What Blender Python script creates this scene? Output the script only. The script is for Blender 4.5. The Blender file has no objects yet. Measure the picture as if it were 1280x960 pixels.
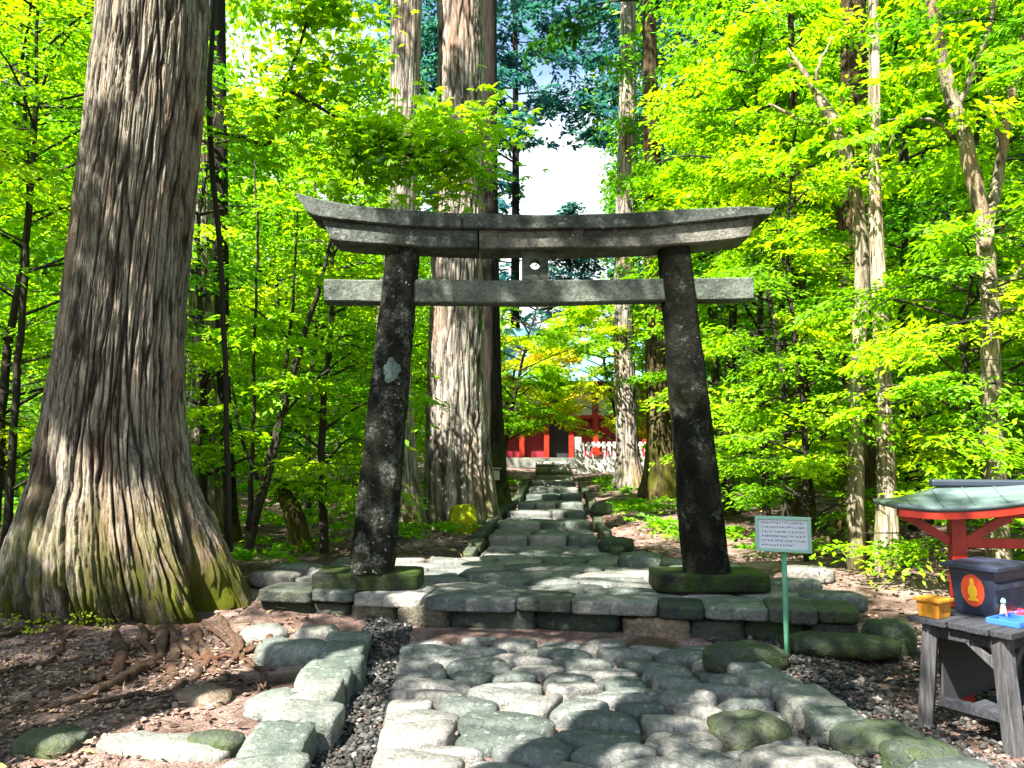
import bpy, math, random
import numpy as np
from mathutils import Vector, Matrix
R = math.radians
random.seed(7)
RNG = np.random.default_rng(11)
scene = bpy.context.scene
C = scene.collection

# ------------------------------------------------------------------ camera, sky, sun, exposure
FPX, PITCH, EYE = 960.0, R(5.0), 1.5            # focal length in photo pixels, tilt, eye height
cam_d = bpy.data.cameras.new('camera')
cam_d.sensor_width = 36.0
cam_d.lens = 36.0 * FPX / 1280.0
cam_d.clip_start, cam_d.clip_end = 0.05, 2000.0
cam = bpy.data.objects.new('camera', cam_d); C.objects.link(cam)
cam.location = (0, 0, EYE)
cam.rotation_euler = (R(90) + PITCH, 0, 0)
scene.camera = cam

SUN_EL, SUN_AZ = R(54), R(-142)                 # azimuth measured from +Y towards +X: behind the camera, to the left
SUN = Vector((math.sin(SUN_AZ) * math.cos(SUN_EL), math.cos(SUN_AZ) * math.cos(SUN_EL), math.sin(SUN_EL)))
world = bpy.data.worlds.new('World'); scene.world = world
world.use_nodes = True
wn = world.node_tree.nodes; wl = world.node_tree.links
sky = wn.new('ShaderNodeTexSky'); sky.sky_type = 'NISHITA'; sky.sun_disc = False
sky.sun_elevation = SUN_EL; sky.sun_rotation = SUN_AZ
tc = wn.new('ShaderNodeTexCoord'); cn = wn.new('ShaderNodeTexNoise'); cn.inputs['Scale'].default_value = 2.2; cn.inputs['Detail'].default_value = 6; cn.inputs['Roughness'].default_value = .6
wl.new(tc.outputs['Generated'], cn.inputs['Vector']); sx_ = wn.new('ShaderNodeSeparateXYZ'); wl.new(tc.outputs['Generated'], sx_.inputs[0])
ma = wn.new('ShaderNodeMath'); ma.operation = 'MULTIPLY_ADD'; ma.inputs[1].default_value = -.45; wl.new(cn.outputs['Fac'], ma.inputs[0]); wl.new(sx_.outputs[2], ma.inputs[2])
cr_ = wn.new('ShaderNodeValToRGB'); cr_.color_ramp.elements[0].position = .13; cr_.color_ramp.elements[0].color = (1, 1, 1, 1); cr_.color_ramp.elements[1].position = .24; cr_.color_ramp.elements[1].color = (0, 0, 0, 1)
wl.new(ma.outputs[0], cr_.inputs[0]); cm = wn.new('ShaderNodeMix'); cm.data_type = 'RGBA'; wl.new(cr_.outputs[0], cm.inputs[0]); wl.new(sky.outputs[0], cm.inputs[6]); cm.inputs[7].default_value = (4.4, 4.6, 4.8, 1)
wl.new(cm.outputs[2], wn['Background'].inputs[0])
wn['Background'].inputs[1].default_value = 0.07
sl = bpy.data.lights.new('sun', 'SUN'); sl.energy = 5.0; sl.angle = R(0.5); sl.color = (1.0, 0.95, 0.86)
so = bpy.data.objects.new('sun', sl); C.objects.link(so)
so.rotation_euler = SUN.to_track_quat('Z', 'Y').to_euler(); so.location = (-10, -6, 30)
scene.view_settings.view_transform = 'Standard'
scene.view_settings.look = 'None'
scene.view_settings.exposure = 2.6
scene.view_settings.gamma = 1.0
scene.cycles.use_denoising = True
scene.cycles.max_bounces = 12
scene.cycles.diffuse_bounces = 7
scene.cycles.transmission_bounces = 8

# ------------------------------------------------------------------ measuring from the photograph
def ray(px, py):
    u, v = (px - 640.0) / FPX, (480.0 - py) / FPX
    return (u, math.cos(PITCH) - v * math.sin(PITCH), math.sin(PITCH) + v * math.cos(PITCH))
def A(px, py, Y):
    d = ray(px, py); t = Y / d[1]
    return Vector((d[0] * t, Y, EYE + d[2] * t))
def G(px, py, z=0.0):
    d = ray(px, py); t = (z - EYE) / d[2]
    return Vector((d[0] * t, d[1] * t, z))
def lerp(a, b, t): return a + (b - a) * t
def sm(a, b, x):
    t = np.clip((x - a) / (b - a), 0, 1); return t * t * (3 - 2 * t)

# ------------------------------------------------------------------ noise
def _h(i, j, k, s):
    n = (i.astype(np.int64) * 374761393 + j.astype(np.int64) * 668265263 + k.astype(np.int64) * 2147483647 + s * 974634777) & 0xffffffff
    n = ((n ^ (n >> 13)) * 1274126177) & 0xffffffff
    n = ((n ^ (n >> 16)) * 2246822519) & 0xffffffff
    return ((n ^ (n >> 15)) & 0xffffff) / float(0xffffff)
def noise(x, y, z=0.0, s=0):
    x, y, z = np.broadcast_arrays(np.asarray(x, float), np.asarray(y, float), np.asarray(z, float))
    i, j, k = np.floor(x), np.floor(y), np.floor(z)
    f, g, h = x - i, y - j, z - k
    f, g, h = f * f * (3 - 2 * f), g * g * (3 - 2 * g), h * h * (3 - 2 * h)
    o = 0
    for a in (0, 1):
        for b in (0, 1):
            for c in (0, 1):
                o = o + _h(i + a, j + b, k + c, s) * (f if a else 1 - f) * (g if b else 1 - g) * (h if c else 1 - h)
    return o
def fbm(x, y, z=0.0, s=0, n=4):
    o, a, t, q = 0, .5, 0, 1.0
    for k in range(n):
        o = o + a * noise(np.asarray(x) * q, np.asarray(y) * q, np.asarray(z) * q, s + k); t += a; a *= .5; q *= 2.03
    return o / t

# ------------------------------------------------------------------ objects
def mesh(name, V, F, mat=None, smooth=False, attr=None):
    V = np.asarray(V, dtype=np.float32)
    me = bpy.data.meshes.new(name)
    if isinstance(F, np.ndarray):
        n, k = F.shape
        me.vertices.add(len(V)); me.vertices.foreach_set('co', V.ravel())
        me.loops.add(n * k); me.loops.foreach_set('vertex_index', F.astype(np.int32).ravel())
        me.polygons.add(n); me.polygons.foreach_set('loop_start', np.arange(0, n * k, k, dtype=np.int32))
        me.polygons.foreach_set('loop_total', np.full(n, k, dtype=np.int32))
        me.update(calc_edges=True)
    else:
        me.from_pydata([tuple(map(float, v)) for v in V], [], F)
    if smooth: me.polygons.foreach_set('use_smooth', np.ones(len(me.polygons), dtype=bool))
    if attr is not None:
        for nm, val in attr.items():
            a = me.attributes.new(nm, 'FLOAT', 'POINT'); a.data.foreach_set('value', np.asarray(val, dtype=np.float32))
    if mat: me.materials.append(mat)
    return me
def link(name, me, parent=None, loc=(0, 0, 0), label=None, cat=None, group=None, kind=None):
    o = bpy.data.objects.new(name, me); C.objects.link(o)
    if parent: o.parent = parent
    o.location = loc
    if label: o['label'] = label
    if cat: o['category'] = cat
    if group: o['group'] = group
    if kind: o['kind'] = kind
    return o
def thing(name, label, cat, loc=(0, 0, 0), rz=0.0, group=None):
    o = link(name, None, None, loc, label, cat, group); o.rotation_euler = (0, 0, rz); o.empty_display_size = .2
    return o
class MB:
    def __init__(s): s.v = []; s.f = []; s.n = 0
    def add(s, V, F):
        V = np.asarray(V, float); s.v.append(V)
        s.f += [tuple(int(i) + s.n for i in f) for f in F]; s.n += len(V)
        return s
    def box(s, c, d, rot=None, taper=None):
        V = np.array([[x, y, z] for z in (-.5, .5) for y in (-.5, .5) for x in (-.5, .5)], float)
        if taper:
            t = V[:, 2] > 0; V[t, 0] *= taper[0]; V[t, 1] *= taper[1]
        V = V * np.array(d, float)
        if rot is not None: V = V @ np.array(Matrix(rot).to_3x3()).T
        s.add(V + np.array(c, float), [(0, 2, 3, 1), (4, 5, 7, 6), (0, 1, 5, 4), (2, 6, 7, 3), (0, 4, 6, 2), (1, 3, 7, 5)]); return s
    def bar(s, p, q, w, h):                                    # a squared bar between two points
        p, q = Vector(p), Vector(q); d = q - p
        rot = d.to_track_quat('X', 'Z').to_matrix()
        return s.box((p + q) / 2, (d.length, w, h), rot)
    def tube(s, P, rad, n=6):
        V, F = tube(P, rad, n); s.add(V, F); return s
    def build(s, name, mat, parent=None, smooth=False, bevel=0, **kw):
        me = mesh(name, np.concatenate(s.v), s.f, mat, smooth)
        o = link(name, me, parent, **kw)
        if bevel:
            m = o.modifiers.new('bevel', 'BEVEL'); m.width = bevel; m.segments = 2; m.limit_method = 'ANGLE'; m.angle_limit = R(35)
        return o
def tube(P, rad, n=6):
    P = [Vector(p) for p in P]; m = len(P)
    rad = list(rad) if hasattr(rad, '__len__') else [rad] * m
    V = []; u = None
    for i in range(m):
        t = (P[min(i + 1, m - 1)] - P[max(i - 1, 0)]).normalized()
        if u is None: u = t.orthogonal().normalized()
        u = (u - t * u.dot(t)).normalized(); w = t.cross(u)
        for k in range(n):
            a = 2 * math.pi * k / n
            V.append(P[i] + (u * math.cos(a) + w * math.sin(a)) * rad[i])
    F = [(i * n + k, i * n + (k + 1) % n, (i + 1) * n + (k + 1) % n, (i + 1) * n + k) for i in range(m - 1) for k in range(n)]
    F.append(tuple(reversed(range(n)))); F.append(tuple(range((m - 1) * n, m * n)))
    return [tuple(v) for v in V], F
def curve_pts(P, m=8, jit=0.0, seed=0):                        # Catmull-Rom through the points
    r = random.Random(seed); P = [Vector(p) for p in P]
    Q = [P[0] * 2 - P[1]] + P + [P[-1] * 2 - P[-2]]; out = []
    for i in range(1, len(Q) - 2):
        for k in range(m):
            t = k / m; a, b, c, d = Q[i - 1], Q[i], Q[i + 1], Q[i + 2]
            v = .5 * ((2 * b) + (c - a) * t + (2 * a - 5 * b + 4 * c - d) * t * t + (3 * b - a - 3 * c + d) * t ** 3)
            out.append(v + Vector((r.uniform(-jit, jit), r.uniform(-jit, jit), r.uniform(-jit, jit))))
    out.append(P[-1]); return out

# ------------------------------------------------------------------ materials
class M:
    def __init__(s, name):
        s.m = bpy.data.materials.new(name); s.m.use_nodes = True
        s.t = s.m.node_tree; s.N = s.t.nodes; s.b = s.N['Principled BSDF']
        s.out = s.N['Material Output']
    def new(s, k, **kw):
        n = s.N.new(k)
        for a, b in kw.items(): setattr(n, a, b)
        return n
    def l(s, a, b): s.t.links.new(a, b)
    def coords(s, kind='Object', scale=(1, 1, 1)):
        t = s.new('ShaderNodeTexCoord'); m = s.new('ShaderNodeMapping'); m.inputs['Scale'].default_value = scale
        s.l(t.outputs[kind], m.inputs[0]); return m.outputs[0]
    def noise(s, vec, scale, detail=5, rough=.6, dist=0):
        n = s.new('ShaderNodeTexNoise'); n.inputs['Scale'].default_value = scale; n.inputs['Detail'].default_value = detail
        n.inputs['Roughness'].default_value = rough; n.inputs['Distortion'].default_value = dist
        s.l(vec, n.inputs['Vector']); return n.outputs['Fac']
    def ramp(s, fac, stops, interp='LINEAR'):
        r = s.new('ShaderNodeValToRGB'); r.color_ramp.interpolation = interp
        e = r.color_ramp.elements
        while len(e) < len(stops): e.new(.5)
        for k, (p, c) in enumerate(stops):
            e[k].position = p; e[k].color = (*c, 1) if len(c) == 3 else c
        s.l(fac, r.inputs[0]); return r.outputs[0]
    def mix(s, fac, a, b, mode='MIX'):
        n = s.new('ShaderNodeMix', data_type='RGBA', blend_type=mode)
        if isinstance(fac, (int, float)): n.inputs[0].default_value = fac
        else: s.l(fac, n.inputs[0])
        for v, i in ((a, 6), (b, 7)):
            if isinstance(v, tuple): n.inputs[i].default_value = (*v, 1)
            else: s.l(v, n.inputs[i])
        return n.outputs[2]
    def math(s, op, a, b=0.0, c=None):
        n = s.new('ShaderNodeMath', operation=op)
        for i, v in enumerate((a, b) if c is None else (a, b, c)):
            if isinstance(v, (int, float)): n.inputs[i].default_value = v
            else: s.l(v, n.inputs[i])
        return n.outputs[0]
    def bump(s, h, strength=.5, dist=.02):
        n = s.new('ShaderNodeBump'); n.inputs['Strength'].default_value = strength; n.inputs['Distance'].default_value = dist
        s.l(h, n.inputs['Height']); s.l(n.outputs[0], s.b.inputs['Normal']); return s
    def col(s, c, rough=.8, spec=.3):
        if isinstance(c, tuple): s.b.inputs['Base Color'].default_value = (*c, 1)
        else: s.l(c, s.b.inputs['Base Color'])
        s.b.inputs['Roughness'].default_value = rough
        s.b.inputs['Specular IOR Level'].default_value = spec
        return s
    def rand(s): return s.new('ShaderNodeObjectInfo').outputs['Random']
    def normal_z(s):
        g = s.new('ShaderNodeNewGeometry'); x = s.new('ShaderNodeSeparateXYZ'); s.l(g.outputs['Normal'], x.inputs[0]); return x.outputs[2]
    def attr(s, name):
        return s.new('ShaderNodeAttribute', attribute_name=name).outputs['Fac']

def stone_mat(name, dark, light, moss=.5, mosscol=(.10, .17, .02), lichen=0.0, rough=.62):
    k = M(name); v = k.coords('Object')
    big = k.noise(v, 2.2, 4, .6); fine = k.noise(v, 38, 5, .7)
    c = k.ramp(big, [(.3, dark), (.7, light)])
    tone = k.ramp(k.rand(), [(0, (.46, .55, .50)), (.35, (.76, .82, .79)), (.65, (1.05, 1.04, 1.0)), (.85, (1.35, 1.24, 1.16)), (1, (1.7, 1.55, 1.5))])
    c = k.mix(1.0, c, tone, 'MULTIPLY')
    c = k.mix(k.ramp(fine, [(.42, (.0,) * 3), (.66, (.6,) * 3)]), c, tuple(x * .5 for x in dark))
    c = k.mix(k.ramp(k.noise(v, 13, 5, .75), [(.56, (.0,) * 3), (.66, (.55,) * 3)]), c, tuple(min(1, x * 1.45) for x in light))
    mm = k.math('MULTIPLY', k.ramp(k.noise(v, 3.4, 6, .7, .3), [(1 - moss - .12, (0, 0, 0)), (1 - moss + .12, (1, 1, 1))]), .85)
    c = k.mix(mm, c, mosscol)
    if lichen:
        vo = k.new('ShaderNodeTexVoronoi'); vo.inputs['Scale'].default_value = 13
        wv = k.new('ShaderNodeVectorMath', operation='ADD'); k.l(v, wv.inputs[0])
        nn = k.new('ShaderNodeTexNoise'); nn.inputs['Scale'].default_value = 14; k.l(v, nn.inputs['Vector'])
        ms = k.new('ShaderNodeVectorMath', operation='SCALE'); ms.inputs['Scale'].default_value = .09; k.l(nn.outputs['Color'], ms.inputs[0])
        k.l(ms.outputs[0], wv.inputs[1]); k.l(wv.outputs[0], vo.inputs['Vector'])
        sp = k.math('MULTIPLY', .8, k.math('LESS_THAN', vo.outputs['Distance'], k.math('MULTIPLY', k.ramp(k.noise(v, 1.7, 3), [(.42, (0,) * 3), (.75, (1,) * 3)]), lichen)))
        sp2 = k.math('MULTIPLY', k.ramp(k.noise(v, 5, 7, .75, .4), [(.60 - lichen * .5, (0,) * 3), (.74 - lichen * .5, (1,) * 3)]), k.ramp(k.noise(v, 30, 5, .8), [(.42, (0,) * 3), (.60, (1,) * 3)]))
        c = k.mix(k.math('MULTIPLY', sp2, .8), c, (.16, .17, .15)); c = k.mix(sp, c, (.24, .28, .25))
    k.col(c, rough, .22 if rough < .7 else .06)
    k.bump(k.math('ADD', k.math('MULTIPLY', k.noise(v, 9, 6, .7), .8), k.math('MULTIPLY', fine, .55)), 1.0, .028)
    return k.m
MAT = {}
MAT['paving'] = stone_mat('paving_stone', (.048, .058, .054), (.215, .213, .205), .32, (.026, .046, .016), rough=.55)
MAT['kerb'] = stone_mat('kerb_stone', (.07, .085, .076), (.28, .28, .255), .30, (.05, .085, .02), rough=.55)
MAT['mossy'] = stone_mat('mossy_stone', (.022, .030, .024), (.085, .095, .075), .46, (.034, .056, .005))
MAT['step'] = stone_mat('dark_step_stone', (.016, .021, .018), (.065, .075, .065), .38, (.028, .045, .008))
MAT['torii'] = stone_mat('torii_stone', (.026, .030, .026), (.16, .165, .15), .26, (.022, .030, .010), .12, .8)
MAT['torii_dark'] = stone_mat('dark_torii_stone', (.004, .0048, .004), (.020, .021, .016), .32, (.016, .020, .005), .22, .85)  # pillar's shade darkened into the stone colour, with real lichen and moss
MAT['torii_black'] = stone_mat('blackened_torii_stone', (.003, .0035, .003), (.020, .020, .014), .36, (.014, .018, .004), .11, .85)  # same shade put into the stone colour, fewer lichen spots
MAT['nuki'] = stone_mat('pale_torii_stone', (.03, .042, .035), (.13, .155, .135), .30, (.028, .042, .014), .2, .8)
MAT['plinth'] = stone_mat('plinth_stone', (.006, .007, .006), (.022, .025, .018), .5, (.030, .055, .004))
MAT['rough'] = stone_mat('rough_step_stone', (.035, .026, .018), (.20, .165, .125), .3, (.05, .06, .012))

def bark_mat(name, ridge, groove, moss=0.0, mossh=1.0, sc=1.0):
    k = M(name); v = k.coords('Object', (1, 1, .12))
    n = k.noise(v, 14 * sc, 7, .75); w = k.noise(k.coords('Object', (1, 1, .35)), 1.6, 4, .6)
    n2 = k.noise(k.coords('Object', (1, 1, .06)), 70 * sc, 5, .8)
    n = k.math('ADD', k.math('MULTIPLY', n, .5), k.math('MULTIPLY', n2, .5))
    c = k.ramp(n, [(.41, tuple(x * .13 for x in ridge)), (.49, ridge), (.58, tuple(min(1, x * 1.9) for x in ridge))])
    c = k.mix(1.0, c, k.ramp(k.attr('plate'), [(.1, (.55, .53, .46)), (.45, (.95, .97, .90)), (.65, (1.15, 1.02, .88)), (.9, (1.45, 1.42, 1.36))]), 'MULTIPLY')
    c = k.mix(k.math('MULTIPLY', k.ramp(w, [(.50, (0,) * 3), (.66, (.6,) * 3)]), 1.0), c, tuple(x * y for x, y in zip(ridge, (1.05, .62, .42))))
    c = k.mix(k.math('MULTIPLY', k.attr('groove'), .85), c, groove)
    if moss:
        g = k.new('ShaderNodeNewGeometry'); xz = k.new('ShaderNodeSeparateXYZ'); k.l(g.outputs['Position'], xz.inputs[0])
        h = k.new('ShaderNodeMapRange'); h.inputs[1].default_value = mossh; h.inputs[2].default_value = mossh * .12
        k.l(xz.outputs[2], h.inputs[0])
        mm = k.math('MULTIPLY', h.outputs[0], k.ramp(k.noise(k.coords('Object', (1, 1, .5)), 3.2, 7, .75), [(.44, (0,) * 3), (.55, (1,) * 3)]))
        c = k.mix(k.math('MULTIPLY', mm, moss), c, (.10, .115, .005))
    k.col(c, .9, .15)
    k.bump(n, 1.0, .07)
    return k.m
MAT['bark_big'] = bark_mat('cedar_bark', (.255, .232, .20), (.018, .009, .006), 1.0, 1.3)
MAT['bark_cedar'] = bark_mat('far_cedar_bark', (.30, .27, .245), (.022, .015, .012), .8, 1.5, .8)
MAT['bark_dark'] = bark_mat('dark_bark', (.022, .020, .017), (.008, .006, .005), .7, 2.5)
MAT['bark_moss'] = bark_mat('mossy_bark', (.085, .064, .034), (.02, .013, .006), .9, 2.6)
MAT['bark_pale'] = bark_mat('pale_bark', (.38, .33, .26), (.09, .06, .04), .6, 1.6, .6)
MAT['root'] = bark_mat('root_bark', (.17, .115, .09), (.04, .024, .018), 0, .3)
MAT['twig'] = M('twig_bark').col((.022, .018, .012), .9).m
MAT['twig_pale'] = M('pale_twig').col((.26, .22, .15), .9).m

def leaf_mat(name, a, b, c, trans=.55):
    k = M(name); t = k.attr('tone')
    col = k.ramp(t, [(0, a), (.55, b), (1, c)])
    k.col(col, .55, .25)
    tr = k.new('ShaderNodeBsdfTranslucent'); k.l(k.mix(1.0, col, (1.5, 1.42, .5), 'MULTIPLY'), tr.inputs[0])
    mx = k.new('ShaderNodeMixShader'); mx.inputs[0].default_value = trans
    k.l(k.b.outputs[0], mx.inputs[1]); k.l(tr.outputs[0], mx.inputs[2]); k.l(mx.outputs[0], k.out.inputs[0])
    return k.m
MAT['leaf_lime'] = leaf_mat('lime_leaves', (.07, .20, .004), (.20, .42, .004), (.38, .52, .006), .55)
MAT['leaf_green'] = leaf_mat('green_leaves', (.035, .14, .006), (.12, .34, .006), (.28, .48, .008), .55)
MAT['leaf_deep'] = leaf_mat('deep_green_leaves', (.012, .06, .016), (.03, .13, .02), (.09, .23, .02), .35)
MAT['leaf_blue'] = leaf_mat('conifer_needles', (.008, .05, .10), (.02, .11, .19), (.06, .22, .22), .5)  # blue haze of distance mixed into the needle colour
MAT['leaf_yellow'] = leaf_mat('turning_leaves', (.16, .36, .005), (.36, .48, .006), (.62, .40, .01), .55)
MAT['moss'] = leaf_mat('moss_tufts', (.10, .17, .008), (.26, .35, .012), (.40, .42, .02), .2)

# ------------------------------------------------------------------ terrain
def path_x(Y): return np.interp(Y, [0, 5, 10.5, 13, 16, 25, 30, 36, 42, 60], [.15, .22, .42, .55, .87, 1.35, 1.6, 2.3, 3.1, 4.4])
def ground_z(x, y):
    x = np.asarray(x, float); y = np.asarray(y, float)
    d = np.abs(x - path_x(y))
    z = .17 * sm(6.0, 8.6, y) + .06 * sm(9, 14, y) + .28 * sm(13, 24, y) + .35 * sm(24, 31, y)
    z = z + .30 * sm(3.2, 6.0, -x + 0 * y) * sm(4.8, 7.0, y) * sm(14, 8, y)
    z = z + np.maximum(d - 7.0, 0) * .10 * sm(6, 14, y) + np.maximum(d - 14, 0) * .28
    z = z + np.maximum(y - 36, 0) * .16
    z = z + (fbm(x * .8, y * .8, 0, 3, 4) - .5) * .16 * sm(1.5, 3.0, d)
    z = z + (fbm(x * 3.5, y * 3.5, 0, 5, 3) - .5) * .05 * sm(1.1, 1.6, d)
    z = z - .07 * sm(1.75, 1.45, d) * sm(6.3, 6.0, y) - .06 * sm(1.6, .9, d) * sm(6.4, 7.0, y)
    return z
def build_ground():
    gx = np.concatenate([-np.geomspace(150, 6.2, 40), np.linspace(-6, 6, 150), np.geomspace(6.2, 150, 40)])
    gy = np.concatenate([np.linspace(-60, -2, 12), np.linspace(-1.5, 14, 180), np.geomspace(14.2, 230, 60)])
    X, Y = np.meshgrid(gx, gy); Z = ground_z(X, Y)
    V = np.stack([X.ravel(), Y.ravel(), Z.ravel()], 1); nx, ny = len(gx), len(gy)
    i = np.arange(ny - 1)[:, None] * nx + np.arange(nx - 1)[None]
    F = np.stack([i, i + 1, i + nx + 1, i + nx], -1).reshape(-1, 4)
    k = M('forest_soil'); v = k.coords('Object')
    c = k.ramp(k.noise(v, 1.6, 5, .65), [(.30, (.04, .026, .019)), (.46, (.19, .125, .10)), (.62, (.44, .31, .27))])
    c = k.mix(k.ramp(k.noise(v, 60, 4, .8), [(.4, (0,) * 3), (.62, (.8,) * 3)]), c, (.020, .013, .009))
    c = k.mix(k.ramp(k.noise(v, .9, 5, .7), [(.58, (0,) * 3), (.68, (.8,) * 3)]), c, (.035, .06, .008))
    sp = k.new('ShaderNodeSeparateXYZ'); k.l(v, sp.inputs[0])
    far = k.new('ShaderNodeMapRange'); far.inputs[1].default_value = 34; far.inputs[2].default_value = 44; k.l(sp.outputs[1], far.inputs[0])
    ax = k.math('ABSOLUTE', sp.outputs[0]); fx = k.new('ShaderNodeMapRange'); fx.inputs[1].default_value = 7; fx.inputs[2].default_value = 10; k.l(ax, fx.inputs[0])
    c = k.mix(k.math('MAXIMUM', far.outputs[0], fx.outputs[0]), c, k.ramp(k.noise(v, .7, 5, .7), [(.3, (.015, .04, .006)), (.7, (.05, .11, .008))]))
    k.col(c, .95, .1); k.bump(k.math('ADD', k.noise(v, 22, 6, .75), k.noise(v, 90, 3, .7)), .9, .03)
    link('ground', mesh('ground', V, F, k.m, True), kind='structure')
build_ground()
def gz(x, y): return float(ground_z(x, y))

# ------------------------------------------------------------------ stones
def clip_poly(P, n, c):                                        # keep n.p <= c
    out = []
    for i in range(len(P)):
        a, b = P[i], P[(i + 1) % len(P)]
        da, db = a[0] * n[0] + a[1] * n[1] - c, b[0] * n[0] + b[1] * n[1] - c
        if da <= 0: out.append(a)
        if da * db < 0:
            t = da / (da - db); out.append((a[0] + (b[0] - a[0]) * t, a[1] + (b[1] - a[1]) * t))
    return out
def paving_cells(quad, sx, sy, jit, gap, seed):
    """irregular cells filling a four-cornered field (corners near-left, near-right, far-right, far-left)"""
    r = random.Random(seed); q = [Vector(p).to_2d() for p in quad]
    W = ((q[1] - q[0]).length + (q[2] - q[3]).length) / 2; H = ((q[3] - q[0]).length + (q[2] - q[1]).length) / 2
    ny = max(1, round(H / sy)); S = []
    for j in range(ny):
        nx = max(1, round(W / (sx * r.uniform(.8, 1.3))))
        off = r.uniform(-.5, .5)
        for i in range(nx):
            u = (i + .5 + (off * .6 if 0 < i < nx - 1 else 0) + r.uniform(-jit, jit)) / nx; v = (j + .5 + r.uniform(-jit, jit)) / ny
            u = min(max(u, .03), .97); v = min(max(v, .02), .98)
            S.append(q[0] * (1 - u) * (1 - v) + q[1] * u * (1 - v) + q[2] * u * v + q[3] * (1 - u) * v)
    k = sx / sy                                                # anisotropic distance: cells wider than deep
    T = [(p.x, p.y * k) for p in S]; Q = [(p.x, p.y * k) for p in q]
    cells = []
    for i, a in enumerate(T):
        P = list(Q)
        for j, b in enumerate(T):
            if i == j or abs(a[0] - b[0]) > 3 * sx or abs(a[1] - b[1]) > 3 * sx: continue
            n = (b[0] - a[0], b[1] - a[1]); L = math.hypot(*n)
            P = clip_poly(P, n, (b[0] ** 2 + b[1] ** 2 - a[0] ** 2 - a[1] ** 2) / 2 - gap * L * .5 * (1 + r.uniform(-.4, .9)))
            if len(P) < 3: break
        if len(P) >= 3: cells.append([(x, y / k) for x, y in P])
    return cells
def round_poly(P, n=18, cut=.26):
    for _ in range(2):
        Q = []
        for i in range(len(P)):
            a, b = P[i], P[(i + 1) % len(P)]
            Q += [(a[0] + (b[0] - a[0]) * cut, a[1] + (b[1] - a[1]) * cut), (b[0] + (a[0] - b[0]) * cut, b[1] + (a[1] - b[1]) * cut)]
        P = Q
    L = [0]
    for i in range(len(P)): L.append(L[-1] + math.dist(P[i], P[(i + 1) % len(P)]))
    xs = [p[0] for p in P] + [P[0][0]]; ys = [p[1] for p in P] + [P[0][1]]
    t = np.linspace(0, L[-1], n, endpoint=False)
    return np.stack([np.interp(t, L, xs), np.interp(t, L, ys)], 1)
def paving_stone(poly, z0, depth, dome, parent, mat, seed, n=18, name='paving_stone', tilt=.02, cut=.26):
    r = random.Random(seed)
    P = round_poly(poly, n, cut); c = P.mean(0); P = P - c
    size = np.abs(P).max(0)
    if min(size) < .03: return None
    rings = []
    for f, h in ((1.0, -depth), (1.0, -dome * 1.1), (.95, -dome * .35), (.80, dome * .05), (.5, dome * .3)):
        q = P * f; rings.append(np.column_stack([q, np.full(n, h)]))
    V = np.concatenate(rings + [np.array([[0, 0, dome * .38]])])
    w = V[:, 2] > -depth * .9
    V[w, 2] += (fbm(V[w, 0] * 7 + seed * 3.1, V[w, 1] * 7, seed * 1.7, 2, 3) - .5) * dome * .9
    V[w, :2] *= 1 + (noise(V[w, 0] * 9 + seed, V[w, 1] * 9, seed, 4)[:, None] - .5) * .06
    tx, ty = r.uniform(-tilt, tilt), r.uniform(-tilt, tilt)
    V[:, 2] += V[:, 0] * tx / max(size[0], .1) * .6 + V[:, 1] * ty / max(size[1], .1) * .6
    F = []
    for k in range(4):
        for i in range(n): F.append((k * n + i, k * n + (i + 1) % n, (k + 1) * n + (i + 1) % n, (k + 1) * n + i))
    for i in range(n): F.append((4 * n + i, 4 * n + (i + 1) % n, 5 * n))
    o = link(name, mesh(name, V, F, mat, True), parent)
    o.location = Vector((c[0], c[1], z0 + r.uniform(-.5, .5) * tilt)) - (parent.location if parent else Vector())
    return o
def block_mesh(name, size, mat, seed, k=7, rough=.05, n=7):
    """a stone block: rounded box with a worn, uneven surface"""
    g = np.linspace(-1, 1, n + 1); idx = {}; V = []; F = []
    def vid(p):
        key = tuple(np.round(p, 5))
        if key not in idx: idx[key] = len(V); V.append(p)
        return idx[key]
    for ax in range(3):
        for sg in (-1, 1):
            for i in range(n):
                for j in range(n):
                    q = []
                    for a, b in ((i, j), (i + 1, j), (i + 1, j + 1), (i, j + 1)):
                        p = [0, 0, 0]; p[ax] = sg; p[(ax + 1) % 3] = g[a]; p[(ax + 2) % 3] = g[b]; q.append(vid(p))
                    F.append(tuple(q if sg > 0 else q[::-1]))
    V = np.array(V, float)
    V = V / (np.sum(np.abs(V) ** k, 1) ** (1 / k))[:, None]
    s = np.array(size) / 2; W = V * s; m = min(size)
    nn = fbm(W[:, 0] * 3 / max(m, .15) + seed * 5.3, W[:, 1] * 3 / max(m, .15), W[:, 2] * 3 / max(m, .15) + seed, 9, 4) - .5
    W = W + V * (nn * rough * 2.2 * m)[:, None]
    return mesh(name, W, F, mat, True)
def block(name, loc, size, mat, seed, parent=None, rz=0.0, tilt=0.0, k=7, rough=.05, n=7, **kw):
    o = link(name, block_mesh(name, size, mat, seed, k, rough, n), parent, **kw)
    o.location = Vector(loc) - (parent.location if parent else Vector())
    r = random.Random(seed); o.rotation_euler = (r.uniform(-tilt, tilt), r.uniform(-tilt, tilt), rz)
    return o

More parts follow.
